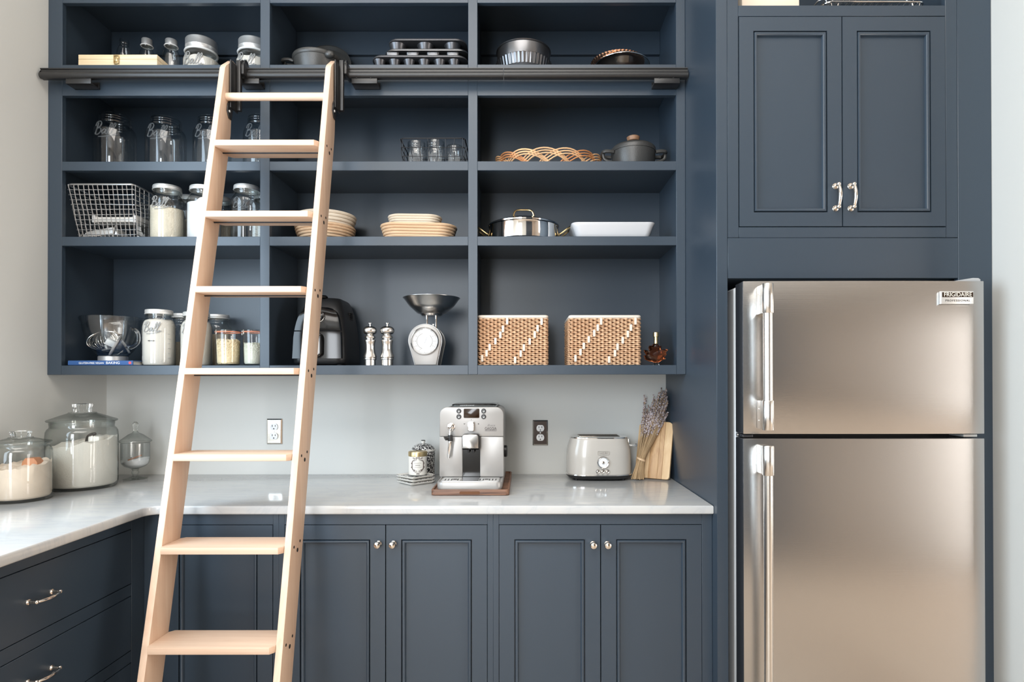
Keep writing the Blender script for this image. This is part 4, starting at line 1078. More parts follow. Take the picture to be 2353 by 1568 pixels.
def weck(label, u1, u2, v_top, yc, mat, level, flakes, seed):
    x, r = cyl(u1, u2, yc); z1 = at((u1 + u2)/2, v_top, y=yc - r).z; h = z1 - S4
    t = thing('clip_jar', label, 'jar', (x, yc, S4 + .0003))
    B().lathe([(0, .005), (.70*r, .003), (.80*r, .0005), (.86*r, .004), (.88*r, .012), (.97*r, h*.80), (.985*r, h*.90), (r, h*.915), (r, h*.93), (.9*r, h*.93)], n=36).done('glass_body', 'jar_glass', t, ang=60)
    B().torus((0, 0, h*.94), r*.985, h*.014, 36, 8).done('rubber_seal', 'orange_seal', t)
    B().lathe([(r*.99, h*.955), (r*1.0, h*.965), (r*.98, h*.99), (r*.85, h), (0, h)], n=36).done('glass_lid', 'jar_glass', t, ang=60)
    for an in (-2.2, .35):
        ca, sa = math.cos(an), math.sin(an)
        B().box(-.0035, .0035, -.0012, .0012, -.012, .006, .001).xf(Matrix.Translation((r*1.03*ca, r*1.03*sa, h*.95)) @ Matrix.Rotation(an + PI/2, 4, 'Z')).done('clip', 'chrome', t)
    b = B(); rs = random.Random(seed); hz = h*level
    cyl_ = fill(t, 'contents', mat, r*.84, .006, hz*.97, .006, (0, 0), seed, r0=r*.78)
    for i in range(620):
        an = rs.uniform(-PI, PI*.999) if i % 3 else rs.uniform(-2.9, -.2); top = i < 120
        if top: rr = r*.86*math.sqrt(rs.random()); z = hz*.97 + rs.random()*.004
        else: z = rs.uniform(.01, hz); rr = r*(.80 + .085*(z/h))
        M_ = Matrix.Translation((rr*math.cos(an), rr*math.sin(an), z)) @ Matrix.Rotation(an + PI/2, 4, 'Z') @ Matrix.Rotation(rs.uniform(-1.4, 1.4), 4, 'Y') @ Matrix.Rotation(rs.uniform(-.5, .5), 4, 'X') @ Matrix.Diagonal((flakes[0], flakes[1], flakes[2], 1))
        bmesh.ops.create_icosphere(b.bm, subdivisions=1, radius=1, matrix=M_)
    b.done('pieces', mat, t, kind='stuff', ang=80)
    return t
weck('clip-top jar of slivered almonds beside the ladder rail, bottom shelf', 493.5, 555.5, 757, -.250, 'almond', .70, (.0085, .0016, .0019), 3)
weck('smaller clip-top jar of pale rice cut off by the shelf upright', 556.5, 610, 757, -.248, 'rice', .62, (.0036, .0013, .0013), 4)

# bottom shelf, middle bay: air fryer, mills, scale
yfz = -.285
a, c = at(667, 830, y=yfz), at(788, 830, y=yfz)
x0, x1 = a.x, c.x; zf = lambda v: at(730, v, y=yfz).z - S4
t = thing('air_fryer', 'glossy black air fryer behind the right ladder rail on the bottom shelf', 'air fryer', ((x0 + x1)/2, -.16, S4)); q = t.location; w_ = (x1 - x0)/2
H_ = at(740, 684, y=-.22).z - S4
b = B(); rg = []
for s_, kx, ky, yo in ((.02, .96, .95, 0), (.05, 1.0, 1.0, 0), (.12, 1.0, 1.0, 0), (.40, .97, .98, .003), (.62, .90, .95, .007), (.80, .80, .88, .014), (.92, .69, .80, .021), (.985, .60, .72, .027), (1.0, .55, .66, .029)):
    rg.append([(p[0]*1.02, p[1] + yo, H_*s_) for p in rrect(-w_*kx, w_*kx*1.0, -.115*ky, .125*ky, .035, 6)])
b.rings(rg).done('housing', 'black_plastic', t, ang=50)
b = B(); rg = []
for s_, kx, yy in ((.10, .93, -.1245), (.40, .90, -.1215), (.485, .875, -.1195)):
    rg.append([(xx*w_*kx, yy - .008*(1 - xx*xx), H_*s_) for xx in [-1 + i/8 for i in range(17)]] + [(w_*kx, -.08, H_*s_), (-w_*kx, -.08, H_*s_)])
bk = b.rings(rg).done('basket_drawer', 'black_gloss', t, ang=40)
b = B(); rg = []
for s_, kx, yy in ((.50, .87, -.119), (.56, .845, -.117), (.62, .815, -.1145), (.68, .775, -.111), (.73, .725, -.1072), (.77, .66, -.1035), (.80, .58, -.100), (.825, .47, -.0965), (.84, .32, -.094)):
    rg.append([(xx*w_*kx, yy - .008*(1 - xx*xx), H_*s_) for xx in [-1 + i/8 for i in range(17)]] + [(w_*kx, -.06, H_*s_), (-w_*kx, -.06, H_*s_)])
b.rings(rg).done('control_panel', 'black_gloss', t, ang=40)
B().prism(rrect(-.028, .028, .03, H_*.46, .018), -.150, -.125, 'xz', .006).done('handle', 'black_gloss', bk)
B().prism(rrect(-.019, .019, .038, H_*.36, .012), -.1512, -.1495, 'xz').done('handle_inlay', 'grey_plastic', bk)
B().lathe([(0, 0), (.020, 0), (.020, .008), (.016, .010), (0, .010)], n=24, axis='y').xf(Matrix.Translation((.006, -.118, H_*.70)) @ Matrix.Rotation(math.radians(-12), 4, 'X') @ Matrix.Diagonal((1, -1, 1, 1))).done('dial', 'black_gloss', t)
B().tube([(.006 + .021*math.cos(2*PI*i/24), -.122 - .0*i, H_*.70 + .021*math.sin(2*PI*i/24)) for i in range(24)], .0016, 6, closed=True).done('dial_ring', 'chrome', t)
B().lathe([(0, 0), (.016, 0), (.018, .004), (.012, .010), (0, .011)], (0, -.05, H_ - .001), 20).done('top_knob', 'black_gloss', t)
b = B()
for k in range(5): b.box(w_*.70 + .0, w_*.88 - .008*k*0, .01 + .0*k, .05, H_*(.70 + .024*k), H_*(.70 + .024*k) + .003)
b.done('vent_slots', 'dark_hole', t, kind='stuff')
for sx in (-1, 1):
    for sy in (-1, 1): B().lathe([(0, .0003), (.010, .0003), (.009, .008), (0, .008)], (sx*w_*.75, sy*.085, 0), 14).done('foot', 'gasket', t)

def mill(label, u1, u2, yc):
    x, r = cyl(u1, u2, yc); h = at((u1 + u2)/2, 742, y=yc).z - S4
    t = thing('pepper_mill', label, 'mill', (x, yc, S4 + .0003), 0, 'brushed steel mills')
    k = h/97.0; R_ = r/16.3
    pr = [(0, 0), (13, 0), (13, 13), (15.2, 14), (15.4, 16.5), (14.4, 17.5), (14.6, 18.5), (16, 19.5), (15.4, 22), (12.6, 29), (10.9, 37), (11.0, 46), (12.6, 53), (13.6, 56.5), (13.4, 57.5), (11, 57.8), (9.6, 59), (9.6, 60.5), (12, 62), (12.6, 64.5), (11.4, 67), (8.8, 68.3), (8.6, 70)]
    B().lathe([(a_*R_, z*k) for a_, z in pr], n=36).done('body', 'brushed_steel', t, ang=28)
    B().lathe([(a_*R_, z*k) for a_, z in [(8.5, 70.1), (12.6, 71.6), (15.4, 75), (16.3, 79.5), (15.4, 83.5), (12, 87), (6, 89), (0, 89.4)]], n=36).done('head', 'brushed_steel', t, ang=60)
    B().lathe([(a_*R_, z*k) for a_, z in [(2, 89), (2, 93), (4.6, 94.4), (4.6, 96), (2.5, 97), (0, 97)]], n=18).done('nut', 'chrome', t)
mill('brushed steel pepper mill next to the air fryer', 834, 866.5, -.245)
mill('brushed steel mill between the other mill and the kitchen scale', 873, 906.5, -.245)

yfz = -.275
P2 = lambda u, v: at(u, v, y=yfz)
t = thing('kitchen_scale', 'silver retro kitchen scale with round dial and steel bowl, bottom shelf', 'scale', (P2(976, 800).x, yfz, S4)); q = t.location
cz = P2(976, 783).z - S4; R_ = (P2(1014.5, 783).x - P2(939, 783).x)/2; hb = .0006
bl, br = P2(953, 836).x - q[0], P2(1003, 836).x - q[0]
out = []
for i in range(33):
    an = -.12 + (PI + .24)*i/32; out.append((R_*math.cos(an), cz + R_*math.sin(an)))
poly = [(bl, hb), (br, hb)] + out
poly = [(p[0], p[1]) for p in poly]
b = B().prism(poly, 0, .118, 'xz', .004, 3).done('body', 'machine_silver', t, ang=45)
for y_ in (.010, .104): B().tube([(p[0]*1.004, y_, p[1] + (.0 if p[1] > .01 else 0)) for p in poly], .0022, 6, closed=True).done('edge_band', 'aluminium', t)
rd = (P2(1010, 783).x - P2(945, 783).x)/2
cz2 = P2(976, 784.5).z - S4
dl = B().lathe([(rd*.95, .002), (rd, .002), (rd, .007), (rd*.95, .011), (rd*.89, .007), (rd*.89, .002)], n=48, axis='y').xf(Matrix.Translation((0, 0, cz2)) @ Matrix.Diagonal((1, -1, 1, 1))).done('dial_ring', 'chrome', t)
B().lathe([(0, .001), (rd*.90, .001), (rd*.90, .003), (0, .003)], n=40, axis='y').xf(Matrix.Translation((0, 0, cz2)) @ Matrix.Diagonal((1, -1, 1, 1))).done('dial_face', 'white_plastic', t)
b = B()
for i in range(60):
    an = 2*PI*i/60; l0 = .80 if i % 5 else .74
    b.tube([(rd*l0*math.cos(an), -.0034, cz2 + rd*l0*math.sin(an)), (rd*.86*math.cos(an), -.0034, cz2 + rd*.86*math.sin(an))], .0005, 4)
for i in range(80):
    an = 2*PI*i/80; b.tube([(rd*.53*math.cos(an), -.0034, cz2 + rd*.53*math.sin(an)), (rd*.57*math.cos(an), -.0034, cz2 + rd*.57*math.sin(an))], .0007, 4)
b.done('dial_marks', 'ink_grey', t, kind='stuff')
for k in range(12):
    an = PI/2 - 2*PI*k/12
    text(str(k*2 if k else 0), .0075, (rd*.67*math.cos(an), -.0033, cz2 + rd*.67*math.sin(an)), 'ink_grey', t, name='dial_number', depth=.0001)
B().tube([(0, -.0045, cz2 - rd*.15), (rd*.25, -.0045, cz2 + rd*.5)], [.0016, .0006], 6).done('pointer', 'ink_dark', t)
B().lathe([(0, .0085), (rd*.5, .0080), (rd*.9, .0055)], n=40, axis='y').xf(Matrix.Translation((0, 0, cz2)) @ Matrix.Diagonal((1, -1, 1, 1))).done('dial_cover', 'dial_glass', t, ang=60)
yb = .055
xb_, rb = cyl(925.5, 1057.5, yfz + yb); xb_ -= q[0]
zb0, zb1 = at(990, 723, y=yfz + yb - rb*.45).z - S4, at(990, 676, y=yfz + yb - rb).z - S4
zb0 = at(990, 727, y=yfz + yb).z - S4
bwl = B().lathe([(0, zb0), (rb*.34, zb0), (rb*.40, zb0 + .008), (rb*.50, zb0 + .011), (rb*.78, zb0 + (zb1 - zb0)*.55), (rb*.97, zb1 - .003), (rb*1.0, zb1 - .001), (rb*1.0, zb1), (rb*.96, zb1 - .001), (rb*.76, zb0 + (zb1 - zb0)*.57), (rb*.48, zb0 + .014), (0, zb0 + .012)], (xb_, yb, 0), 56).done('bowl', 'brushed_steel', t, ang=35)
for u in (981, 1002):
    xx = at(u, 735, y=yfz + .045).x - q[0]
    B().tube([(xx, .045, cz + math.sqrt(max(0, R_**2 - min(abs(xx), R_*.98)**2)) - .004), (xx, .045, zb0 + .004)], .0034, 8).done('bowl_support', 'chrome', t)
xx = at(995.5, 738, y=yfz + .02).x - q[0]
B().lathe([(0, -.01), (.0022, -.01), (.0022, .004), (.006, .0055), (.006, .0085), (0, .010)], (xx, .02, cz + math.sqrt(max(0, R_**2 - xx**2))), 14).done('zero_knob', 'chrome', t)

# bottom shelf, right bay: seagrass baskets, syrup bottle
def seagrass(label, ux0, ux1, v_top, yfr, dep, stitch, seed):
    a, c = at(ux0, 790, y=yfr), at(ux1, 790, y=yfr); zt_ = at((ux0 + ux1)/2, v_top, y=yfr).z
    t = thing('storage_basket', label, 'basket', ((a.x + c.x)/2, yfr + dep/2, S4 + .0003)); w_ = (c.x - a.x)/2 - .004; h = zt_ - S4; d2 = dep/2 - .004
    B().box(-w_ + .004, w_ - .004, -d2 + .004, d2 - .004, .001, h - .012).done('weave_gap_shade', 'shade_brown', t)  # dark core added so gaps between strands read as shaded
    nr = 24; hh_ = (h - .012)/nr; rs = random.Random(seed)
    per = []                                               # stake positions round the basket
    nx, ny = 18, 17
    for i in range(nx): per.append((-w_ + 2*w_*i/nx, -d2))
    for i in range(ny): per.append((w_, -d2 + 2*d2*i/ny))
    for i in range(nx): per.append((w_ - 2*w_*i/nx, d2))
    for i in range(ny): per.append((-w_, d2 - 2*d2*i/ny))
    n = len(per)
    nrm = lambda i: Vector((0, -1, 0)) if i % n < nx else Vector((1, 0, 0)) if i % n < nx + ny else Vector((0, 1, 0)) if i % n < 2*nx + ny else Vector((-1, 0, 0))
    for k in range(nr):
        pts, rad = [], []
        for i in range(n):
            p0, p1 = Vector((*per[i], 0)), Vector((*per[(i+1) % n], 0)); z = (k + .5)*hh_
            ph = (i + k) % 2
            nn = nrm(i)
            corner = i in (0, nx, nx + ny, 2*nx + ny)
            pts.append(p0 + nn*(.0005 if not corner else .002) + Vector((0, 0, z + rs.uniform(-.0005, .0005) + (.0012 if ph else -.0012)))); rad.append(hh_*.26)
            pts.append(p0.lerp(p1, .5) + nn*(.0028 if ph else .0008) + Vector((0, 0, z + rs.uniform(-.0007, .0007)))); rad.append(hh_*(rs.uniform(.56, .74) if ph else .42))
        P_ = smooth(pts, 2, True); R_ = []
        for i in range(len(pts)): R_ += [rad[i], (rad[i] + rad[(i+1) % len(pts)])/2]
        B().tube(P_, R_, 6, closed=True).done('weave_strand', 'seagrass', t, ang=80)
    B().tube([(p[0], p[1], h - .0065) for p in rrect(-w_, w_, -d2, d2, .008, 3)], .0068, 10, closed=True).done('bound_rim', 'white_cord', t)
    for (u, v) in stitch:
        p = at(u, v, y=yfr - .004); 
        B().prism(rrect(p.x - t.location[0] - .0045, p.x - t.location[0] + .0045, p.z - S4 - .0125, p.z - S4 + .0125, .002, 2), -dep/2 - .0052, -dep/2 + .002, 'xz', .0008).done('white_stitch', 'white_cord', t)
    return t
Z6 = lambda l: [(1090 + x_/11.2, 715 + y_/11.2) for x_, y_ in l]
st1 = Z6([(845, 265), (737, 465), (670, 620), (543, 780), (395, 935), (315, 1090), (200, 1220), (1733, 275), (1630, 450), (1555, 610), (1425, 785), (1275, 945), (1195, 1100), (1050, 1265)])
seagrass('woven seagrass basket with diagonal white stitches, left of the pair', 1098.5, 1259, 724.5, -.290, .245, st1, 1)
Z3 = lambda l: [(1080 + x_/3.92, 620 + y_/3.92) for x_, y_ in l]
st2 = Z3([(1182, 467), (1152, 523), (1120, 573), (1071, 629), (1026, 688), (996, 744), (951, 800), (1492, 465), (1451, 523), (1423, 580), (1377, 637), (1330, 696), (1307, 754), (1254, 811)])
seagrass('woven seagrass basket with diagonal white stitches, right of the pair', 1308, 1472.5, 724.5, -.290, .245, st2, 2)
yc = -.265
t = thing('syrup_bottle', 'maple-leaf shaped glass bottle of amber syrup with a gold cap', 'bottle', (at(1506, 830, y=yc).x, yc, S4 + .0003)); q = t.location
Z7 = lambda x_, y_: ((lambda p: (p.x - q[0], p.z - q[2]))(at(1460 + x_/15.68, 750 + y_/15.68, y=yc)))
leaf = [(735, 620), (640, 640), (600, 700), (505, 700), (480, 770), (510, 850), (420, 900), (310, 860), (340, 960), (390, 1020), (300, 1070), (350, 1130), (350, 1200), (500, 1270), (620, 1270), (700, 1320), (790, 1320), (930, 1240), (1070, 1180), (1030, 1100), (1105, 1030), (1090, 940), (1160, 850), (1080, 830), (920, 840), (915, 710), (850, 720), (790, 640)]
lp_ = [Z7(*p) for p in leaf][::-1]
cx_, cz_ = sum(p[0] for p in lp_)/len(lp_), sum(p[1] for p in lp_)/len(lp_)
b = B(); rg = []
for k, y_ in ((.72, -.021), (.92, -.016), (1.0, -.008), (1.0, .008), (.92, .016), (.72, .021)):
    rg.append([(cx_ + (p[0] - cx_)*k, y_, cz_ + (p[1] - cz_)*k) for p in lp_])
b.rings(rg).done('leaf_body', 'syrup_glass', t, ang=40)
b = B(); x0 = Z7(745, 0)[0]
B().lathe([(0, .0002), (.011, .0002), (.012, .003), (.008, .010), (.006, .016), (0, .017)], (x0 - .0, 0, 0), 18).done('glass_foot', 'solid_glass', t)
z_ = [Z7(0, v)[1] for v in (625, 480, 390, 218)]
B().lathe([(0, z_[0] - .003), (.0085, z_[0] - .003), (.0082, z_[1]), (.0078, z_[1] + .0005), (.0082, z_[1] + .001), (.0085, z_[2]), (.0112, z_[2] + .001), (.0115, z_[2] + .004), (.0112, z_[2] + .005), (.0115, z_[3] - .001), (.010, z_[3]), (0, z_[3])], (x0, 0, 0), 22).done('cap', 'gold_metal', t, ang=28)

# ------------------------------------------------------------------ on the counter, left corner
def canister(label, u_axis, Dc, r, z_sh, z_rim, z_plate, z_knob, rk, fillmat, level, slope, seed, pleats=10):
    x = (u_axis - U0)/F*Dc; yc = Dc - CD
    t = thing('glass_canister', label, 'canister', (x, yc, ZC + .0003)); h = z_sh - ZC
    pr = [(0, .006), (r*.6, .006), (r*.90, 0), (r*.96, .003), (r*.99, .012), (r, .03), (r, h*.86), (r*.985, h*.94), (r*.94, h*.985), (r*.90, h), (r*.885, h + .006), (r*.90, z_rim - ZC - .006), (r*.90, z_rim - ZC - .002), (r*.87, z_rim - ZC - .002), (r*.85, h)]
    B().lathe(pr, n=56).done('glass_body', 'canister_glass', t, ang=60)
    zr_, zp, zk = z_rim - ZC, z_plate - ZC, z_knob - ZC
    lid = B().lathe([(r*.86, zr_ - .010), (r*.88, zr_ - .0015), (r*.965, zr_ - .001), (r*.985, zr_ + .003), (r*.96, zr_ + .006), (r*.80, zr_ + (zp - zr_)*.42), (r*.62, zr_ + (zp - zr_)*.68), (r*.46, zr_ + (zp - zr_)*.88), (r*.40, zp - .001), (r*.39, zp + .0015), (r*.30, zp + .001), (rk*.8, zp + .0015)], n=56).done('lid', 'canister_glass', t, ang=60)
    fl = lambda j, n: 1 + .05*math.cos(2*PI*j/n*pleats)
    B().lathe([(0, zp + .0018), (rk*.90, zp + .0018), (rk*.86, zp + (zk - zp)*.2), (rk*.90, zp + (zk - zp)*.5), (rk*.98, zp + (zk - zp)*.8), (rk*.94, zk - .003), (rk*.7, zk - .001), (0, zk)], n=60, flute=fl).done('knob', 'solid_glass', lid, ang=50)
    fill(t, 'contents', fillmat, r*.965, .010, level - ZC, .010, slope, seed, 48)
    return t
zv = lambda v, Dc: CH + (875.4 - v)/F*Dc
r1 = .1117
c1 = canister('largest lidded glass canister of white flour in the counter corner', 190, 2.24, r1, zv(982, 2.24), zv(967, 2.24), zv(948, 2.24), zv(926, 2.24), .031, 'flour', 1.082, (.014, .012), 21)
c2 = canister('lidded glass canister of brown sugar at the left edge of the picture', 48, 2.0, .0854, zv(1027, 2.0), zv(1018, 2.0), zv(1005, 2.0), zv(989, 2.0), .029, 'brown_sugar', 1.030, (.006, .008), 22)
g = thing('flour_scoop', 'dark metal flour scoop stuck in the flour of the largest canister', 'scoop', (c1.location[0] + .03, c1.location[1] - .01, 1.087))
B().tube(smooth([(.0, 0, -.012), (.004, -.004, .012), (.016, -.006, .022), (.03, -.006, .026)], 4), [.012, .012, .011, .010, .009, .009, .008, .008, .007, .007, .006, .006, .005], 10).done('handle', 'black_metal', g)
B().box(.01, .052, -.02, .012, -.01, .018, .006).done('cup', 'cream_ceramic', g)
g = thing('wooden_scoop', 'reddish wooden scoop lying on the brown sugar in the left canister', 'scoop', (c2.location[0] + .045, c2.location[1] - .005, 1.036))
B().rings([[(x_*w_, y_, z_) for x_, y_ in ((-1, -.014), (0, -.02), (1, -.014), (1, .014), (0, .02), (-1, .014))] for w_, z_ in ((.026, -.006), (.024, .006), (.014, .018))]).done('scoop', 'scoop_wood', g)

Dc = 2.425; x = (311.5 - U0)/F*Dc
t = thing('apothecary_jar', 'small footed glass apothecary jar of sugar with a pointed lid in the corner', 'jar', (x, Dc - CD, ZC + .0003)); S_ = lambda px: px*Dc/F
Z_ = lambda v: zv(v, Dc) - ZC
rb_ = S_(34)/1.16; zb_ = Z_(1075)
B().lathe([(0, .001), (S_(24), .0005), (S_(25), .002), (S_(16), .006), (S_(6), .012), (S_(5), .018), (S_(7.5), .023), (S_(7.5), .030), (S_(5.5), .034), (S_(8), zb_ - .004), (0, zb_ - .003)], n=36).done('foot', 'canister_glass', t, ang=60)
B().lathe([(0, zb_ - .002), (rb_*.35, zb_ - .001), (rb_*.75, zb_ + .008), (rb_*.95, zb_ + .020), (rb_, zb_ + .034), (rb_, Z_(1018)), (rb_*.97, Z_(1018)), (rb_*.97, zb_ + .034)], n=40).done('glass_bowl', 'jar_glass', t, ang=60)
ld = B().lathe([(rb_*.98, Z_(1017)), (rb_*1.13, Z_(1014)), (rb_*1.12, Z_(1012)), (rb_*.85, Z_(1006)), (rb_*.5, Z_(998)), (rb_*.22, Z_(994)), (rb_*.14, Z_(990))], n=40).done('lid', 'canister_glass', t, ang=60)
B().lathe([(0, Z_(993)), (rb_*.16, Z_(993)), (rb_*.13, Z_(984)), (rb_*.19, Z_(978)), (rb_*.19, Z_(973)), (rb_*.10, Z_(969.5)), (0, Z_(969))], n=24).done('finial', 'solid_glass', ld, ang=60)
fl_ = fill(t, 'contents', 'white_sugar', rb_*.95, zb_ + .003, Z_(1057), .002, (.014, -.002), 31)
for v in fl_.data.vertices:                                    # follow the rounded bowl
    if v.co.z < zb_ + .03:
        k = max(.25, math.sqrt(max(0, 1 - ((zb_ + .032 - v.co.z)/.031)**2))); v.co.x *= k; v.co.y *= k
g = thing('sugar_spoon', 'small dark spoon lying in the sugar of the apothecary jar', 'spoon', (x + .008, Dc - CD - .01, ZC + Z_(1055)))
B().tube([(-.024, -.01, -.002), (.024, 0, .018)], [.0032, .0022], 8).done('spoon', 'scoop_wood', g)

# ------------------------------------------------------------------ coasters, candle, canister
cx, cyy = (955 - U0)/F*(CD - .222), -.222
hd = .0755; sq = hd/math.sqrt(2)*1.0; hc = .0112
lab = ('black and white speckled square saucer, lowest of the stack under the candle', 'black and white speckled square saucer in the middle of the stack of three', 'black and white speckled square saucer on top, carrying the candle jar')
for k in range(3):
    t = thing('saucer', lab[k], 'saucer', (cx + (.0, .001, -.001)[k], cyy, ZC + .0003 + k*(hc + .0002)), math.radians(45 + (-2, 1, 3)[k]), 'speckled square saucers')
    B().rings([[(p[0], p[1], z) for p in rrect(-sq*q_, sq*q_, -sq*q_, sq*q_, .005*q_)] for q_, z in ((.80, 0), (.86, .001), (1, hc*.75), (1, hc*.95), (.985, hc), (.93, hc - .0006), (.86, hc*.55))]).done('dish', 'cream_ceramic', t, ang=50)
    B().rings([[(p[0], p[1], z) for p in rrect(-sq*.86, sq*.86, -sq*.86, sq*.86, .004)] for z in (hc*.5, hc*.62)]).done('speckled_face', 'speckled_ceramic', t)
    for sg in range(4):
        M_ = Matrix.Rotation(sg*PI/2, 4, 'Z'); B().box(-sq*.96, sq*.96, -sq*1.002, -sq*.985, hc*.86, hc*1.0, .0004).xf(M_).done('speckled_edge', 'speckled_ceramic', t)
zc_ = ZC + 3*(hc + .0002) + .0004
yc = cyy; x, r = cyl(938.5, 981.5, yc - .006); zt_ = zv(1037, yc - .006 + CD)
t = thing('candle_jar', 'white candle jar with a gold lid and scroll label on the saucers', 'candle', (x, yc - .006, zc_)); h = zt_ - zc_
B().lathe([(0, 0), (r*.93, 0), (r*.98, .002), (r, .005), (r, h*.80), (0, h*.80)], n=40).done('jar', 'cream_ceramic', t)
B().lathe([(r*.98, h*.80), (r*1.02, h*.805), (r*1.02, h*.97), (r*.98, h), (r*.86, h), (r*.82, h*.985), (0, h*.985)], n=40).done('lid', 'gold_metal', t, ang=30)
az = math.atan2(-x, yc + CD); b = B(); zc0 = h*.44
W_ = lambda px_, pz_: ((r + .0003)*math.sin(px_/r + az), -(r + .0003)*math.cos(px_/r + az), zc0 + pz_)
wl, hl = r*.62, h*.20
fr = rrect(-wl, wl, -hl, hl, hl*.5, 5)
b.tube([W_(*p) for p in fr], .0010, 5, closed=True); b.tube([W_(p[0]*1.07, p[1]*1.12) for p in fr], .0005, 5, closed=True)
for sx in (-1, 1):
    for (ox, oz, s_, dv) in ((.35, 1.25, .30, 1), (.72, 1.45, .22, 1), (.15, 1.55, .2, 1), (.3, -1.3, .3, -1), (.62, -1.15, .2, -1), (.1, -1.75, .22, -1), (1.12, .35, .16, 1), (1.14, -.4, .16, -1)):
        pts = [(sx*wl*ox + sx*hl*s_*(1 - i/16)*math.cos(i*.55), hl*oz + dv*hl*s_*(1 - i/16)*math.sin(i*.55)) for i in range(15)]
        b.tube([W_(*p) for p in pts], .0007, 4)
b.done('scroll_label', 'ink_brown', t, kind='stuff')
b = B()
for dz, n_, hh_ in ((hl*.45, 9, .0011), (-.0002, 6, .0026), (-hl*.42, 8, .0011)):
    for k in range(n_):
        p_ = W_((k - (n_ - 1)/2)*.0031, dz); b.box(p_[0] - .0010, p_[0] + .0010, p_[1] - .0003, p_[1] + .0003, p_[2] - hh_/2, p_[2] + hh_/2)
b.done('label_print', 'ink_grey', t, kind='stuff')
yc = -.095; x, r = cyl(944, 1000.5, yc); t = thing('speckled_canister', 'black and white speckled canister with domed lid behind the candle', 'canister', (x, yc, ZC + .0003)); Q = lambda v: zv(v, yc + CD) - ZC
B().lathe([(0, 0), (r*.9, 0), (r*.96, .003), (r*.97, Q(1036)), (0, Q(1036))], n=44).done('body', 'speckled_ceramic', t)
ld = B().lathe([(r*.97, Q(1036)), (r*1.0, Q(1036)), (r*1.0, Q(1033)), (r*.97, Q(1032)), (0, Q(1032))], n=44).done('lid_rim', 'cream_ceramic', t)
B().lathe([(r*.96, Q(1032)), (r*.85, Q(1027)), (r*.6, Q(1022)), (r*.3, Q(1019.5)), (r*.16, Q(1019)), (0, Q(1019))], n=44).done('lid', 'speckled_ceramic', t)
B().lathe([(0, Q(1020)), (r*.15, Q(1020)), (r*.14, Q(1017)), (r*.20, Q(1014)), (r*.19, Q(1013)), (0, Q(1013))], n=20).done('knob', 'cream_ceramic', ld)
B().lathe([(r*.19, Q(1013)), (r*.15, Q(1011.5)), (0, Q(1011))], n=20).done('knob_top', 'black_gloss', ld)

# ------------------------------------------------------------------ coffee machine on its board
b0, b1 = at(990, 1140, z=ZC), at(1170, 1140, z=ZC); yb0 = b0.y
t = thing('serving_board', 'dark acacia wood board under the coffee machine', 'board', ((b0.x + b1.x)/2, (yb0 - .06)/2, ZC + .0003)); w_ = (b1.x - b0.x)/2; d_ = (-.06 - yb0)/2
b = B(); pr = rrect(-w_, w_, -d_, d_, .014, 4)
b.rings([[(p[0]*k, p[1]*k2, z) for p in pr] for k, k2, z in ((.985, .99, 0), (1, 1, .002), (1, 1, .0185), (.99, .994, .0205), (.955, .972, .0205), (.945, .966, .014))]).done('board', 'acacia', t, ang=40)
hp = rrect(-.036, .034, .005, .0145, .0046, 5)
B().prism(hp, -d_ - .0005, -d_ + .006, 'xz').done('grip_recess_shade', 'shade_brown', t)  # dark slab on the front edge, painted as the grip's shaded hollow
zbd = ZC + .0143
ym = -.372
f0, f1 = at(1010, 1000, y=ym), at(1157, 1000, y=ym); mx = (f0.x + f1.x)/2
t = thing('coffee_machine', 'silver automatic coffee machine with steam wand standing on the wooden board', 'coffee machine', (mx, ym, zbd)); q = t.location; w_ = (f1.x - f0.x)/2
X = lambda u, y=ym: at(u, 1000, y=y).x - q[0]
Z = lambda v, y=ym: at(1080, v, y=y).z - q[2]
zt_, zs_ = Z(936), Z(1096)
B().prism(rrect(-w_ + .001, w_ - .001, .004, zt_ - .002, (.004, .004, .026, .026), 6), .012, .27, 'xz', .005, 3).done('housing', 'machine_silver', t)
sm = Z(1004)
xw0, xw1 = X(1063), X(1103)
B().prism(rrect(-w_, w_, sm + .0008, zt_, (0, 0, .027, .027), 8), 0, .0125, 'xz', .0025, 3).done('upper_panel', 'machine_silver', t)
B().prism(rrect(-w_, xw0 - .0006, zs_, sm - .0008, .004, 3), 0, .0125, 'xz', .0009).done('lower_panel', 'machine_silver', t)
B().prism(rrect(xw1 + .0006, w_, zs_, sm - .0008, .004, 3), 0, .0125, 'xz', .0009).done('lower_panel', 'machine_silver', t)
B().box(xw0, xw1, .004, .012, zs_ - .004, sm).done('brew_recess', 'black_gloss', t)
# spout
B().prism(rrect(X(1063.5), X(1103), Z(1032), Z(996), (.001, .001, .012, .012), 5), -.030, .004, 'xz', .003).done('spout_shell', 'black_gloss', t)
B().prism(rrect(X(1062.5, -.41), X(1099, -.41), Z(1031, -.41), Z(999.5, -.41), (.001, .001, .008, .008), 5), -.041, -.028, 'xz', .002).done('spout', 'brushed_steel', t)
for s_ in (-.35, .35): B().lathe([(0, -.012), (.004, -.012), (.0045, 0), (0, 0)], ((xw0 + xw1)/2 + s_*.025, -.02, Z(1032)), 12).done('nozzle', 'black_plastic', t)
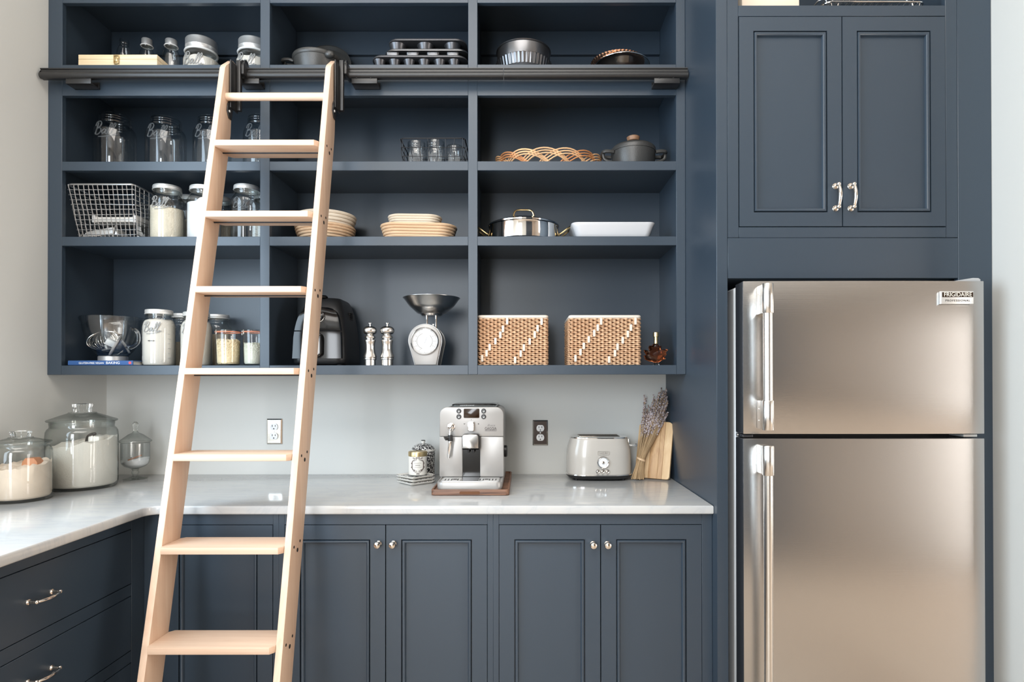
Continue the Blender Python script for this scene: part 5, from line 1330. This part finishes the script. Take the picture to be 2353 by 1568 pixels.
# display, buttons, knob
B().prism(rrect(X(1065.5), X(1101.5), Z(961), Z(939.5), .003, 3), -.0008, .002, 'xz', .0004).done('display', 'screen_glass', t)
for u in (1054.5, 1111.5):
    for v in (945, 958):
        xx, zz_ = X(u), Z(v)
        bt = B().lathe([(0, 0), (.0085, 0), (.0088, .0015), (.0078, .003), (0, .0035)], n=22, axis='y').xf(Matrix.Translation((xx, 0, zz_)) @ Matrix.Diagonal((1, -1, 1, 1))).done('button', 'black_plastic', t)
        bs_ = B(); bs_.tube([(xx + .0030*math.cos(a_*.5236), -.0036, zz_ + .0004 + .0022*math.sin(a_*.5236)) for a_ in range(12)], .0006, 5, closed=True); bs_.box(xx - .0035, xx + .0035, -.0042, -.0034, zz_ - .0038, zz_ - .0028); bs_.done('button_symbol', 'aluminium', bt)
kx = X(1083)
B().prism(rrect(kx - .0125, kx + .0125, Z(991.5), Z(969), .006, 5), -.012, .001, 'xz', .003).done('selector_knob', 'chrome', t)
B().prism(rrect(kx - .0088, kx + .0088, Z(989), Z(972), .004, 4), -.0126, -.0115, 'xz').done('knob_face', 'nickel', t)
B().box(kx - .0012, kx + .0012, -.0131, -.0124, Z(977), Z(972.5)).done('knob_mark', 'ink_white', t)
B().lathe([(0, -.0006), (.0011, -.0006), (.0011, .0002), (0, .0002)], (kx, 0, Z(965)), 10, axis='y').done('printed_mark', 'ink_dark', t)
b = B(); xx, zz_ = X(1067), Z(974.5)
b.tube([(xx - .002, -.0004, zz_ + .002), (xx, -.0004, zz_ - .002), (xx + .0025, -.0004, zz_ + .002)], .0007, 4); b.done('printed_mark', 'ink_dark', t)
b = B(); xx = X(1099.5); b.tube([(xx + .0016*math.cos(a_), -.0004, zz_ + .0016*math.sin(a_)) for a_ in range(7)], .0007, 4); b.done('printed_mark', 'ink_dark', t)
text('GAGGIA', .0150, (X(1127.5), -.0003, Z(985.8)), 'ink_dark', t, depth=.0003, wide=.74)
B().box(X(1114), X(1141), -.0005, .0003, Z(990.6), Z(989.8)).done('underline', 'ink_dark', t)
text('Brera', .0110, (X(1128), -.0003, Z(978)), 'ink_grey', t, depth=.0002, wide=1.12, shear=.5)
# steam wand
wx, wz = X(1036.5), Z(981)
B().lathe([(0, 0), (.0135, 0), (.0145, .003), (.012, .005), (.0075, .006), (.0065, .012), (0, .014)], n=26, axis='y').xf(Matrix.Translation((wx, 0, wz)) @ Matrix.Diagonal((1, -1, 1, 1))).done('wand_socket', 'chrome', t)
B().tube(smooth([(wx, -.008, wz), (wx + .0005, -.020, wz - .004), (wx - .001, -.026, wz - .018), (wx - .002, -.027, Z(1004))], 4), .0036, 10).done('wand_pipe', 'chrome', t)
b = B(); z0_, z1_ = Z(1014, -.40), Z(1000, -.40); xx = X(1034.5, -.40)
b.lathe([(0, z0_), (.0085, z0_), (.0090, z0_ + .003), (.0080, z1_), (0, z1_)], (xx, -.027, 0), 18)
b.tube(smooth([(xx - .004, -.027, (z0_ + z1_)/2), (xx - .016, -.030, (z0_ + z1_)/2 - .001), (xx - .019, -.031, (z0_ + z1_)/2 - .002)], 3), [.0075]*4 + [.0085]*3, 12); b.done('wand_grip', 'black_plastic', t)
B().tube([(xx, -.027, z0_), (X(1031, -.40), -.029, Z(1053, -.40) + .003), (X(1030.8, -.40), -.029, Z(1053, -.40))], [.0072, .0062, .0045], 18).done('wand_sleeve', 'chrome', t)
# drip tray
yt = -.478; xt0, xt1 = at(1003, 1115, y=yt).x - q[0], at(1154, 1115, y=yt).x - q[0]
ht = at(1080, 1109, y=yt).z - q[2]
pr = rrect(xt0, xt1, yt - ym, .02, (.022, .022, .002, .002), 6)
cxm = (xt0 + xt1)/2
b = B(); b.rings([[(cxm + (p[0] - cxm)*k, p[1]*k, z) for p in pr] for k, z in ((.955, .0004), (.98, .004), (1, .010), (1, ht - .002), (.988, ht), (.955, ht), (.95, ht - .002))]).done('drip_tray', 'machine_silver', t, ang=50)
gx0, gx1, gy0, gy1 = xt0 + .012, xt1 - .012, yt - ym + .014, -.004
b = B(); b.prism(rrect(gx0, gx1, gy0, gy1, .008), ht - .002, ht + .0012, 'xy', .0006); gr = b.done('drip_grid', 'aluminium', t)
for cx_ in (gx0 + .045, gx1 - .045):
    for k in range(-3, 4):
        if k: B().box(cx_ + k*.011 - .0017, cx_ + k*.011 + .0017, gy0 + .020, gy0 + .052, ht + .0008, ht + .0015).done('grid_slot', 'dark_hole', gr)
    B().lathe([(0, ht + .0009), (.009, ht + .0009), (.009, ht + .0015), (0, ht + .0015)], (cx_, (gy0 + gy1)/2, 0), 16).done('grid_slot', 'dark_hole', gr)
B().box(xw0, xw1, gy0 + .002, gy1, ht + .0008, ht + .0016).done('centre_plate', 'chrome', gr)
# top lid
l0, l1 = at(1037, 930, y=ym + .02).x - q[0], at(1141, 930, y=ym + .02).x - q[0]
zl0, zl1 = Z(937, ym + .03), Z(929.5, ym + .02)
B().prism(rrect(l0 - .004, l1 + .004, .022, .25, .02), zt_ - .003, zl0 + .003, 'xy', .002).done('lid_base', 'black_plastic', t)
B().prism(rrect(l0, l1, .018, .24, .02), zl0 + .003, zl1, 'xy', .003).done('bean_lid', 'solid_glass', t)
B().lathe([(0, 0), (.022, 0), (.022, .009), (.018, .012), (0, .012)], (w_ - .001, .10, Z(1037, ym + .1)), 22, axis='x').done('side_dial', 'black_plastic', t)

# ------------------------------------------------------------------ toaster
yc = -.108; Dt = CD + yc
xl_, xr_ = at(1302, 1085, y=yc - .01).x, at(1449, 1085, y=yc - .01).x
t = thing('toaster', 'cream enamel two-slice toaster with a round dial on the counter', 'toaster', ((xl_ + xr_)/2, yc, ZC + .0003)); q = t.location; w_ = (xr_ - xl_)/2; d_ = .083
Zt = lambda v, y=yc - .08: at(1376, v, y=y).z - q[2]
hb_, ht_ = Zt(1093), Zt(1009.5)
def sup(wx, wy, z, n=48, e=3.2):
    o = []
    for i in range(n):
        a_ = 2*PI*i/n; ca, sa = math.cos(a_), math.sin(a_)
        o.append((math.copysign(abs(ca)**(2/e), ca)*wx, math.copysign(abs(sa)**(2/e), sa)*wy, z))
    return o
prof = [(0, 1.0, 1.0), (.25, 1.0, 1.0), (.50, .995, .995), (.66, .985, .985), (.76, .960, .965), (.86, .925, .94), (.94, .905, .925), (.985, .895, .915), (1.0, .88, .90)]
B().rings([sup(w_*kx, d_*ky, hb_ + (ht_ - hb_)*s_) for s_, kx, ky in prof]).done('shell', 'greige_enamel', t, ang=60)
B().rings([sup(w_*kx, d_*ky, z) for kx, ky, z in ((.84, .84, .005), (.95, .95, .008), (1.02, 1.03, hb_ - .005), (1.02, 1.03, hb_ - .003))]).done('base', 'black_plastic', t, ang=50)
B().rings([sup(w_*kx, d_*ky, z) for kx, ky, z in ((1.0, 1.0, hb_ - .003), (1.03, 1.045, hb_ - .002), (1.03, 1.045, hb_ + .0015), (1.0, 1.0, hb_ + .003))]).done('trim_band', 'chrome', t, ang=50)
tp = B().rings([sup(w_*kx, d_*ky, z) for kx, ky, z in ((.88, .90, ht_ - .001), (.895, .92, ht_ + .001), (.885, .91, ht_ + .0045), (.83, .84, ht_ + .0065))]).done('top_plate', 'chrome', t, ang=50)
for y0_ in (-.040, .008):
    B().box(-w_*.62, w_*.62, y0_, y0_ + .032, ht_ + .0062, ht_ + .0075, .0004).done('slot', 'dark_hole', tp)
    b = B(); b.tube([(p[0], p[1], ht_ + .0075) for p in rrect(-w_*.63, w_*.63, y0_ - .001, y0_ + .033, .004)], .0013, 6, closed=True); b.done('slot_rim', 'nickel', tp)
for sx in (-.72, .72):
    for sy in (-.6, .6): B().lathe([(0, 0), (.006, 0), (.006, .006), (0, .006)], (w_*sx, d_*sy, 0), 12).done('foot', 'gasket', t)
Tx = lambda u: at(u, 1070, y=yc - d_).x - q[0]
yfz = -d_ - .0002
dr_ = (Tx(1399.5) - Tx(1371.5))/2; dx_, dz_ = Tx(1385.5), Zt(1063, yc - d_)
FL = Matrix.Diagonal((1, -1, 1, 1))
B().lathe([(dr_*.8, -.001), (dr_*.97, -.001), (dr_*1.0, .004), (dr_*.92, .007), (dr_*.80, .005)], n=36, axis='y').xf(Matrix.Translation((dx_, yfz, dz_)) @ FL).done('dial_ring', 'chrome', t)
B().lathe([(0, 0), (dr_*.84, 0), (dr_*.84, .003), (0, .003)], n=32, axis='y').xf(Matrix.Translation((dx_, yfz, dz_)) @ FL).done('dial_face', 'white_plastic', t)
B().lathe([(0, .003), (dr_*.24, .003), (dr_*.20, .008), (0, .009)], n=18, axis='y').xf(Matrix.Translation((dx_, yfz, dz_)) @ FL).done('dial_knob', 'nickel', t)
b = B()
for i in range(11):
    a_ = -.6 + (PI + 1.2)*i/10; b.tube([(dx_ + dr_*.62*math.cos(a_), yfz - .0033, dz_ + dr_*.62*math.sin(a_)), (dx_ + dr_*.75*math.cos(a_), yfz - .0033, dz_ + dr_*.75*math.sin(a_))], .0005, 4)
b.done('dial_marks', 'ink_grey', t, kind='stuff')
for u, w2 in ((1374, .0045), (1385, .003), (1396, .0035)):
    bt = B().lathe([(0, -.001), (.0078, -.001), (.0080, .002), (.0064, .004), (.0050, .003), (0, .0042)], n=22, axis='y').xf(Matrix.Translation((Tx(u), yfz, Zt(1084, yc - d_))) @ FL).done('button', 'nickel', t)
    B().box(Tx(u) - w2, Tx(u) + w2, yfz - .0006, yfz + .001, Zt(1090.6, yc - d_), Zt(1090, yc - d_)).done('button_caption', 'ink_grey', t)
bx0, bx1, bz0, bz1 = Tx(1373.5), Tx(1399.5), Zt(1045.5, yc - d_), Zt(1037.5, yc - d_)
bdg = B().tube([(p[0], yfz - .0006, p[1]) for p in rrect(bx0, bx1, bz0, bz1, .0015, 2)], .0008, 6, closed=True).done('badge_frame', 'greige_enamel', t)
text('HADEN', .0098, ((bx0 + bx1)/2, yfz - .0004, (bz0 + bz1)/2), 'greige_enamel', t, depth=.0008, wide=1.0)
B().box(w_*.90, w_*.99, -.012, .012, Zt(1042), Zt(1013), .004).done('lever_guide', 'nickel', t)
B().prism(rrect(w_*.97, w_ + .026, Zt(1030) , Zt(1026.5), .001), -.016, .016, 'xz', .001).done('lever', 'chrome', t)
B().lathe([(0, 0), (.005, 0), (.0055, .006), (.004, .008), (0, .0085)], (w_ + .020, 0, Zt(1028.5)), 14, axis='x').done('lever_tip', 'black_plastic', t)

# ------------------------------------------------------------------ cutting board and lavender
p0, p1 = at(1474, 1099, z=ZC), at(1541, 1104.5, z=ZC)
ca = math.atan2(p1.y - p0.y, p1.x - p0.x)
t = thing('cutting_board', 'striped bamboo paddle cutting board leaning in the corner by the lavender', 'board', ((p0.x + p1.x)/2 - .014, (p0.y + p1.y)/2 + .008, ZC + .001), ca)
M_ = Matrix.Rotation(math.radians(-17), 4, 'X')
bw_ = .071; bh = .232
stripes = ((-1, -.70, 'bamboo_light'), (-.70, -.22, 'bamboo_light'), (-.22, .30, 'bamboo'), (.30, .56, 'bamboo'), (.56, 1, 'bamboo_light'))
for a_, c_, m_ in stripes:
    l0, l1 = a_*bw_, c_*bw_
    rl, rr_ = (.012 if a_ == -1 else 0), (.012 if c_ == 1 else 0)
    B().prism(rrect(l0 + .0002, l1 - .0002, 0, bh, (rl, rr_, rr_*1.8, rl*1.8), 4), -.0075, .0075, 'xz', .0012).xf(M_).done('board_strip', m_, t)
hpoly = [(-.020, bh - .001), (.020, bh - .001), (.016, bh + .02), (.017, bh + .045)] + [(.021*math.cos(a_), bh + .058 + .021*math.sin(a_)) for a_ in [-.3 + (PI + .6)*i/12 for i in range(13)]] + [(-.017, bh + .045), (-.016, bh + .02)]
B().prism(hpoly, -.0075, .0075, 'xz', .0015).xf(M_ @ Matrix.Translation((-.004, 0, 0))).done('paddle_grip', 'bamboo', t)
bs = at(1466, 1103, z=ZC); tie = at(1473, 1056, y=bs.y + .025)
t = thing('lavender_bunch', 'dried lavender bunch tied with twine leaning on the bamboo board', 'dried flowers', (bs.x, bs.y, ZC)); q = t.location
rs = random.Random(12); st_, fl1, fl2 = B(), B(), B()
for i in range(125):
    a_, rr_ = rs.uniform(0, 2*PI), math.sqrt(rs.random())
    foot = Vector((.026*rr_*math.cos(a_) - .002, .020*rr_*math.sin(a_), .002 + rs.random()*.004))
    tp_ = Vector((tie.x - q[0] + .014*rr_*math.cos(a_), tie.y - q[1] + .012*rr_*math.sin(a_), tie.z - q[2]))
    spread = rr_*rs.uniform(.75, 1.3)
    ln = rs.uniform(.55, 1.0)
    ux = 1472 + 56*ln + 42*spread*math.cos(a_)*ln
    uv = 1056 - (1056 - 900)*ln - 6*rs.random()
    if math.cos(a_) < -.75 and rs.random() < .3: ux -= 12; 
    tip = at(min(1556, ux), uv, y=tie.y + .075*ln + .026*spread*math.sin(a_))
    tip = Vector((min(tip.x, PX0 - .012), min(tip.y, -.012), tip.z)) - Vector(q)
    mid = tp_.lerp(tip, .5) + Vector((rs.uniform(-.008, .008), rs.uniform(-.006, .006), rs.uniform(-.004, .004)))
    pts = smooth([foot, tp_, mid, tip], 4)
    st_.tube(pts, [.0013]*5 + [.0011]*(len(pts) - 5), 5)
    d_ = (tip - mid)
    for j in range(15):
        s_ = .18 + .85*(j/14) + rs.uniform(-.02, .02)
        c_ = mid.lerp(tip, min(1.0, s_)) if s_ <= 1 else tip + d_.normalized()*.004*(s_ - 1)*20
        for k in range(2 if j % 3 else 3):
            o_ = Vector((rs.gauss(0, 1), rs.gauss(0, 1), rs.gauss(0, .6))).normalized()*rs.uniform(.0018, .0042)
            (fl1 if rs.random() < .62 else fl2).ico(c_ + o_, rs.uniform(.0017, .0030), 1, Matrix.Diagonal((1, 1, rs.uniform(1, 1.8), 1)))
st_.done('stems', 'stem_straw', t, kind='stuff', ang=60)
fl1.done('flower_buds', 'lavender_bud', t, kind='stuff', ang=80); fl2.done('flower_buds', 'lavender_dark', t, kind='stuff', ang=80)
tw = B()
for k in range(3): tw.tube([(tie.x - q[0] + .0165*math.cos(2*PI*i/20), tie.y - q[1] + .0145*math.sin(2*PI*i/20), tie.z - q[2] + .0028*(k - 1) - .006*math.cos(2*PI*i/20)) for i in range(20)], .0014, 6, closed=True)
tw.done('twine', 'twine', t)
